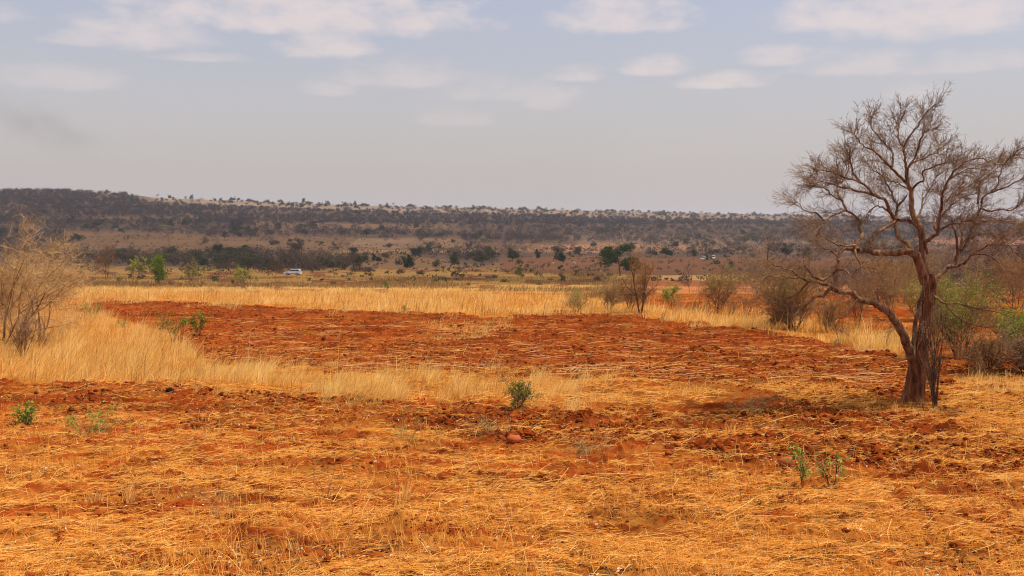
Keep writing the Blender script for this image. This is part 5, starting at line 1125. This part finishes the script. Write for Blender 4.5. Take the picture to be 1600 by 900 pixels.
    # evergreens dotted through it
far_wood()
def low_scrub():
    n = 7500; px = rng.uniform(-420, 2020, n); row = rng.uniform(338, 440, n); rr = np.interp(px, RX, RR)
    k_ = fbm(px * .03, row * .25, 401, 3); ok = (row > rr + 3) & (rng.random(n) < sstep(k_, .36, .58) * 1.2 * np.where(row > 425, .3, 1)) & ~((np.abs(px - 458) < 34) & (row > 424)) & ~((np.abs(px - 1106) < 22) & (row > 401) & (row < 416)); px = px[ok]; row = row[ok]
    d = depth_at(px, row); x = (px - 800) / F * d; z = base_z(x, d); n = len(px); per = 26; H = rng.uniform(.5, 1.7, n); Wd = H * rng.uniform(1.2, 2.6, n)
    u = rng.normal(size=(n, per, 3)); u /= np.linalg.norm(u, axis=2, keepdims=True); u *= rng.random((n, per, 1)) ** .5
    C = np.stack([x[:, None] + u[..., 0] * Wd[:, None] / 2, d[:, None] + u[..., 1] * Wd[:, None] / 2, z[:, None] + H[:, None] * (.42 + .45 * u[..., 2])], -1).reshape(-1, 3)
    var = np.clip(np.repeat(rng.normal(.5, .25, n), per) + rng.normal(0, .15, n * per), 0, 1)
    V, Q, T, A = leaves(C, rng.uniform(.25, .8, n * per), var, .45)
    tag(mesh_np('undergrowth', V, Q, None, {'var': A}, [M['lowscrub']]), 'low grey brown undergrowth dotted over the valley floor', 'undergrowth', kind='stuff')
M['lowscrub'] = leafy('low_scrub_leaf', [(.055, .042, .022), (.11, .085, .04), (.18, .12, .055)], .2)
low_scrub()
def far_green():
    px, row = scatter(80, 306, 374, -150, 1750); lab = 'small dark green tree dotted in the grey woodland of the far hillside'
    for p, r in zip(px, row):
        d = float(depth_at(p, r)); hp = rng.uniform(4.5, 7.5) * F / d; k_ = rng.integers(0, 4)
        stand('hillside_tree', [('round', 'dark', 3), ('bush', 'umb', 21), ('olive', 'olive', 14), ('umbrella', 'umb', 2)][k_], p, r, hp, hp * rng.uniform(1, 1.6), lab, 'tree', 'dark green trees dotted in the far woodland')
far_green()
def skyline():
    S_ = [(300, 309, 8, 7, 'lone round dark tree on the bare crest, clearest of the left skyline'), (265, 308, 6, 8, 'dark low tree on the crest left of the lone round tree'), (246, 308, 7, 5, 'pale bare tree on the crest at the end of the wooded hill'),
          (363, 313, 7, 9, 'wide dark tree on the crest right of the lone round tree'), (388, 314, 5, 8, 'dark flat topped tree on the crest'), (419, 315, 5, 5, 'small round tree on the bare crest before a flat topped one'), (437, 316, 5, 8, 'tiny flat topped tree sitting on the bare crest'),
          (470, 319, 10, 11, 'tall grey green tree cluster on the crest'), (511, 319, 7, 7, 'round grey green tree on the crest'), (555, 320, 8, 7, 'round dark tree rising above the crest in left centre'), (538, 320, 6, 8, 'low tree left of the round dark crest tree'), (605, 324, 8, 9, 'dark bushy tree on the crest near centre'), (614, 322, 7, 5, 'thin pale tree beside the dark bushy crest tree')]
    for i, (px, r, h, w_, lb) in enumerate(S_):
        kk = [('round', 'dark', 3), ('olive', 'olive', 14), ('umbrella', 'umb', 2)][0 if 'round' in lb or 'dark' in lb else (2 if 'flat' in lb else 1)]
        if 'pale' in lb: kk = ('pale', 'weed', 31)
        stand('crest_tree', kk, px, r, h, w_, lb, 'tree', 'trees standing on the far crest')
    for k_ in range(215):
        px = rng.uniform(440, 1750) if k_ < 175 else rng.uniform(330, 640)
        rr = float(np.interp(px, RX, RR)); r = rr + abs(rng.normal(0, 3)) * (1 if px < 640 else .9) + .4
        d = float(depth_at(px, r)); hp = rng.uniform(3.5, 8) * F / d
        kk = [('round', 'dark', 3), ('olive', 'olive', 14), ('bush', 'umb', 21), ('umbrella', 'umb', 2), ('bush', 'olive', 15)][rng.integers(0, 5)]
        right = px > 640
        stand('crest_tree', kk, px, r, hp, hp * rng.uniform(1.1, 1.9), 'small hazy green tree in the line along the right skyline' if right else 'small dark tree on the bare left crest', 'tree', 'trees lining the right skyline' if right else 'small trees on the left crest')
    # bare trees crowning the wooded hill on the left
    for k_ in range(60):
        px = rng.uniform(-60, 225); rr = float(np.interp(px, RX, RR)); r = rr + abs(rng.normal(0, 1.2)) + .3; d = float(depth_at(px, r)); hp = rng.uniform(4, 7) * F / d
        stand('crest_tree', ('bare', 'scrub', 501 + k_ % 6), px, r, hp, hp * rng.uniform(1.2, 1.8), 'leafless grey tree along the top of the wooded hill', 'tree', 'bare trees along the top of the wooded hill')
skyline()

# ------------------------------------------------------------------ air, smoke and the cloud that shades the valley
def volume_mat(name, col, dens):
    m, n, l, out = mat(name); v = n.new('ShaderNodeVolumePrincipled'); v.inputs['Color'].default_value = (*col, 1); v.inputs['Density'].default_value = dens
    v.inputs['Anisotropy'].default_value = 0.0
    l.new(v.outputs[0], out.inputs['Volume']); return m
def haze():
    bm = bmesh.new(); bmesh.ops.create_cube(bm, size=1.0); me = bpy.data.meshes.new('haze')
    top, bot = 92.0, -190.0
    for v in bm.verts: v.co = (v.co.x * 40000, 6000 + v.co.y * 16000, (top + bot) / 2 + v.co.z * (top - bot))
    bm.to_mesh(me); bm.free(); o = bpy.data.objects.new('haze', me); COL.objects.link(o)
    me.materials.append(volume_mat('dusty_air', (.84, .82, .88), HAZE)); tag(o, 'thin dusty haze lying over the valley', 'haze', kind='stuff')
haze()
def shade_cloud():
    """a real cumulus high over the valley, above the picture, whose shadow dims the far land"""
    n = 110; u = np.linspace(-1, 1, n); X, Y = np.meshgrid(u, u); Hc = 950.0
    sx, sy = -sd.x / sd.z * Hc, -sd.y / sd.z * Hc       # shadow offset
    gx = X * 1700; gy = 950 + Y * 900                    # shadow footprint on the ground
    px = 800 + F * gx / np.maximum(gy, 60)
    edge = np.interp(px, [-300, 100, 420, 700, 900, 960, 1010, 1230, 1300, 1500, 1900], [165, 160, 148, 142, 138, 165, 285, 290, 190, 150, 150])
    f = sstep(gy - edge + (vnoise(gx * .03, gy * .03, 301) - .5) * 30, -25, 25) * sstep(1650 - gy + (fbm(gx * .004, gy * .004, 303) - .5) * 700, -150, 150) * sstep(1550 - np.abs(gx), 0, 300)
    hole = sstep(fbm(gx * .0035, gy * .0035, 305, 3), .60, .68); f = f * (1 - hole * sstep(gy, 500, 700))
    px_ = gx - sx; py_ = gy - sy
    top = Hc + f * (60 + 220 * fbm(gx * .006, gy * .006, 307, 4)); bot = Hc - f * 14 * (1 + fbm(gx * .01, gy * .01, 309))
    on = f > .5; idx = -np.ones((n, n), int); V = []
    cells = [(i, j) for i in range(n - 1) for j in range(n - 1) if on[i, j] and on[i + 1, j] and on[i, j + 1] and on[i + 1, j + 1]]
    cs = set(cells); top_i = {}; bot_i = {}
    def vt(i, j):
        if (i, j) not in top_i: top_i[i, j] = len(V); V.append((px_[i, j], py_[i, j], top[i, j]))
        return top_i[i, j]
    def vb(i, j):
        if (i, j) not in bot_i: bot_i[i, j] = len(V); V.append((px_[i, j], py_[i, j], bot[i, j]))
        return bot_i[i, j]
    Q = []
    for i, j in cells:
        Q.append((vt(i, j), vt(i, j + 1), vt(i + 1, j + 1), vt(i + 1, j))); Q.append((vb(i, j), vb(i + 1, j), vb(i + 1, j + 1), vb(i, j + 1)))
        for (a, b, nb) in (((i, j), (i, j + 1), (i - 1, j)), ((i, j + 1), (i + 1, j + 1), (i, j + 1)), ((i + 1, j + 1), (i + 1, j), (i + 1, j)), ((i + 1, j), (i, j), (i, j - 1))):
            if nb not in cs: Q.append((vt(*b), vt(*a), vb(*a), vb(*b)))
    m, nn, l, out = mat('cloud_vapour')
    d = nn.new('ShaderNodeBsdfDiffuse'); d.inputs[0].default_value = (.9, .9, .9, 1); t = nn.new('ShaderNodeBsdfTranslucent'); t.inputs[0].default_value = (.9, .9, .9, 1)
    mx = nn.new('ShaderNodeMixShader'); l.new(d.outputs[0], mx.inputs[1]); l.new(t.outputs[0], mx.inputs[2])
    tr = nn.new('ShaderNodeBsdfTransparent'); m2 = nn.new('ShaderNodeMixShader'); m2.inputs[0].default_value = .43; l.new(tr.outputs[0], m2.inputs[1]); l.new(mx.outputs[0], m2.inputs[2]); l.new(m2.outputs[0], out.inputs[0])
    o = mesh_np('cloud', V, Q, None, {}, [m], smooth=True); tag(o, 'broad white cumulus high above the valley', 'cloud', kind='structure')
shade_cloud()
def smoke():
    d = 1560.0; V, Q, T = lump(14, 22, 400, .0)
    a = np.array([(-120 - 800) / F * d, d + 80, CAMZ + (HZ - 120) / F * d]); b = np.array([(190 - 800) / F * d, d, CAMZ + (HZ - 258) / F * d])
    L = np.linalg.norm(b - a) / 2
    o = mesh_np('smoke', V, Q, T, {}, [], smooth=True)
    o.scale = (L, 75, 52); o.location = (a + b) / 2; o.rotation_euler = (0, math.atan2(a[2] - b[2], b[0] - a[0]), 0)
    m, n, l, out = mat('grey_smoke'); tcn = n.new('ShaderNodeTexCoord')
    ln = n.new('ShaderNodeVectorMath'); ln.operation = 'LENGTH'; l.new(tcn.outputs['Object'], ln.inputs[0])
    mr = n.new('ShaderNodeMapRange'); mr.interpolation_type = 'SMOOTHSTEP'; l.new(ln.outputs['Value'], mr.inputs[0])
    for k_, q in enumerate((.1, .95, 1.0, 0.0)): mr.inputs[k_ + 1].default_value = q
    mp = n.new('ShaderNodeMapping'); mp.inputs['Scale'].default_value = (1.6, .8, .8); l.new(tcn.outputs['Object'], mp.inputs[0])
    no_ = n.new('ShaderNodeTexNoise'); no_.inputs['Scale'].default_value = 2.2; no_.inputs['Detail'].default_value = 4; l.new(mp.outputs[0], no_.inputs['Vector'])
    m2 = n.new('ShaderNodeMapRange'); l.new(no_.outputs[0], m2.inputs[0])
    for k_, q in enumerate((.38, .68, 0.0, .0042)): m2.inputs[k_ + 1].default_value = q
    mu = n.new('ShaderNodeMath'); mu.operation = 'MULTIPLY'; l.new(mr.outputs[0], mu.inputs[0]); l.new(m2.outputs[0], mu.inputs[1])
    v = n.new('ShaderNodeVolumePrincipled'); v.inputs['Color'].default_value = (.42, .40, .40, 1); l.new(mu.outputs[0], v.inputs['Density']); l.new(v.outputs[0], out.inputs['Volume'])
    o.data.materials.append(m)
    tag(o, 'faint grey smoke drifting up beyond the wooded hill', 'smoke', kind='stuff')
smoke()
